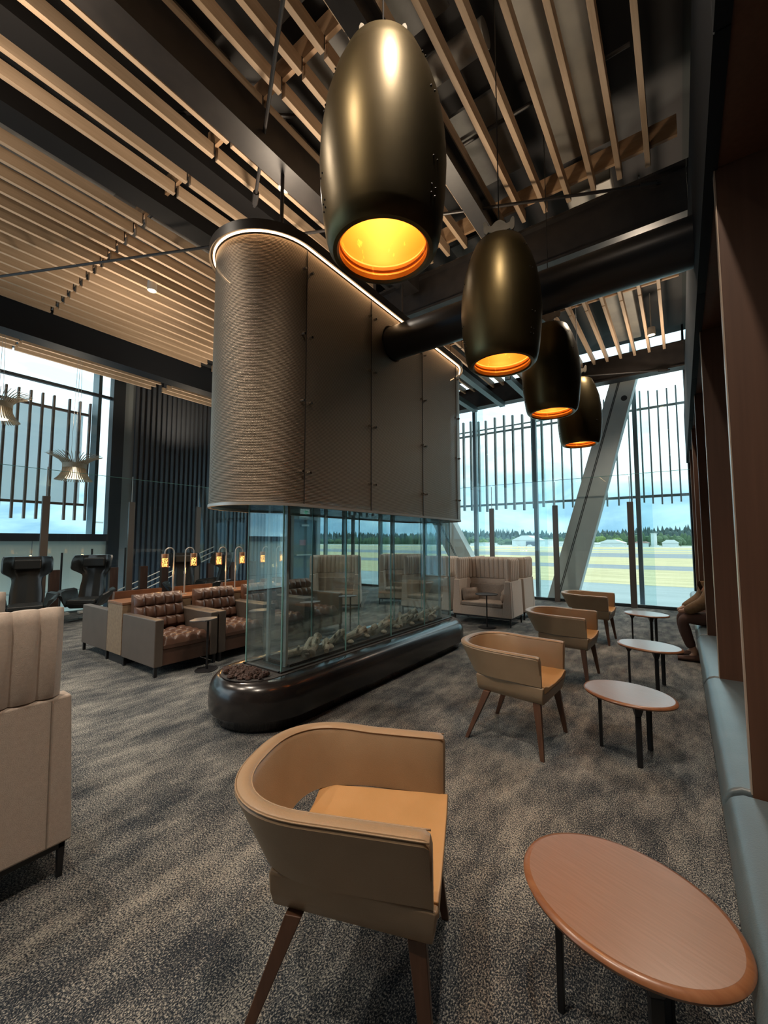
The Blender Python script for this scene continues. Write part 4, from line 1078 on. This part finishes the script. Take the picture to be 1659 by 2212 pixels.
# distant wooded ridge and trees
def ridge(name, y, z0, h, m, label, seed, step=5, jag=.35, x0=-1500, x1=500):
    random.seed(seed); mb = MB(); x = x0
    while x < x1:
        hh = h*(1+random.uniform(-jag, jag)*.5)*(1+.18*math.sin(x*.011+seed)); r = step*random.uniform(.6, 1.0)
        yy_ = y+random.uniform(-15, 15)
        if random.random() < .7: mb.lathe([(r, z0), (r*.9, z0+hh*.45), (r*.45, z0+hh*.8), (.05, z0+hh)], 6, (x, yy_))
        else: mb.lathe([(r*.8, z0), (r*1.15, z0+hh*.4), (r*.8, z0+hh*.72), (.1, z0+hh*.82)], 6, (x, yy_))
        x += step*random.uniform(.4, .9)
    return tag(mb.build(name, m, smooth=False, fix=False), label, 'trees', kind='stuff')
ridge('conifer_ridge', 1250, GZ+10, 30, 'tree1', 'dark conifer woods along the skyline beyond the airfield', 1, 6)
ridge('tree_belt', 980, GZ, 20, 'tree2', 'mixed green tree belt behind the airfield buildings', 2, 9)
ridge('tree_belt', 1120, GZ+4, 26, 'tree1', 'darker wooded slope between the tree belt and the skyline', 3, 8)
def P(px, py, Y):      # place by bearing only: x for a given pixel column at depth Y
    v = Vector(((px-829.5), -(py-1106), -890)); v.rotate(cam.rotation_euler); return v.x/v.y*Y
for px, h, m_, lb in ((1298, 15, 'tree3', 'bright lime-green tree beside the slanting column, beyond the runway'), (1335, 12, 'tree3', 'pale green tree between two barrier posts beyond the runway'), (1430, 15, 'tree2', 'dark rounded tree right of the white tower block'), (1470, 12, 'tree2', 'dark tree at the right edge of the window view'), (1083, 12, 'tree2', 'dark bushy tree left of the white hangar'), (1045, 12, 'tree3', 'lime-green tree left of the white hangar')):
    x = P(px, 1165, 720); mb = MB()
    for k in range(14):
        a = random.uniform(0, 2*PI); q = random.uniform(0, h*.55); mb.sphere((x+math.cos(a)*q, 720+math.sin(a)*q, GZ+h*.35+random.uniform(0, h*.45)), h*.28, 7, 5)
    o = mb.build('airfield_tree', m_, smooth=False); MB().tube([(x, 720, GZ), (x, 720, GZ+h*.5)], h*.04, 6).build('trunk', 'walnut', o); tag(o, lb, 'tree')
def shed(px0, px1, h, Y, lb, m_='hangar', roof='hangar', gable=.35, d=40):
    x0, x1 = P(px0, 1165, Y), P(px1, 1165, Y); o = MB().box(x0, x1, Y, Y+d, GZ, GZ+h).build('airfield_building', m_)
    MB().prism([(x0-1, GZ+h), (x1+1, GZ+h), ((x0+x1)/2+4, GZ+h*(1+gable)), ((x0+x1)/2-4, GZ+h*(1+gable))], Y-1, Y+d, 'y').build('roof', roof, o)
    return tag(o, lb, 'building'), x0, x1
hg, x0, x1 = shed(1106, 1162, 9, 640, 'white gabled hangar across the airfield, left of the dark mullion', gable=.8)
MB().box(x0+(x1-x0)*.55, x1-2, 639.5, 640, GZ, GZ+7).build('hangar_door', 'hangardoor', hg)
shed(1165, 1187, 10, 700, 'white hangar wing just right of the dark mullion', gable=.05)
shed(1292, 1347, 5, 640, 'low white hangar with shallow roof beyond the runway', gable=.9)
shed(1016, 1055, 4, 640, 'long low pale shed left of the hangar', gable=.3)
shed(1368, 1400, 5, 640, 'low building with a reddish roof beside the tower block', 'hangar', 'roofred', .4)
shed(1430, 1465, 5, 640, 'low pale building right of the tower block', gable=.8)
o, _, _ = shed(1406, 1416, 18, 650, 'narrow pale tower block beyond the runway', gable=.01)
shed(1205, 1225, 5, 640, 'low pale shed glimpsed by the slanting column', gable=.4)
shed(1270, 1284, 4, 560, 'small pale hut left of the low white hangar', gable=.4)
random.seed(5)
v0 = MB().box(-2.2, 2.2, -1, 1, 0, .9).box(-1.2, 1.2, -.9, .9, .9, 1.6).build('parked_vehicle', 'hangar')
for i in range(14):
    o = v0 if i == 0 else copy_tree(v0); px = 1000+i*35+random.uniform(-8, 8); o.location = (P(px, 1170, 600), 600, GZ); o.scale = (1.5, 1.5, 1.5)
    tag(o, nth(i+1)+' tiny parked white vehicle from the left, across the airfield', 'vehicle', 'vehicles across the airfield')
lp = MB().tube([(-40, 13, -5), (-40, 13, 3.2)], .08, 8).build('light_mast', 'stainless'); MB().box(-40.1, -39.9, 12.9, 13.9, 3.1, 3.25).build('lamp_head', 'stainless', lp)
lp.location = (0, .6, 0); tag(lp, 'slim outdoor light mast visible below the left louvre screen', 'lamp post')
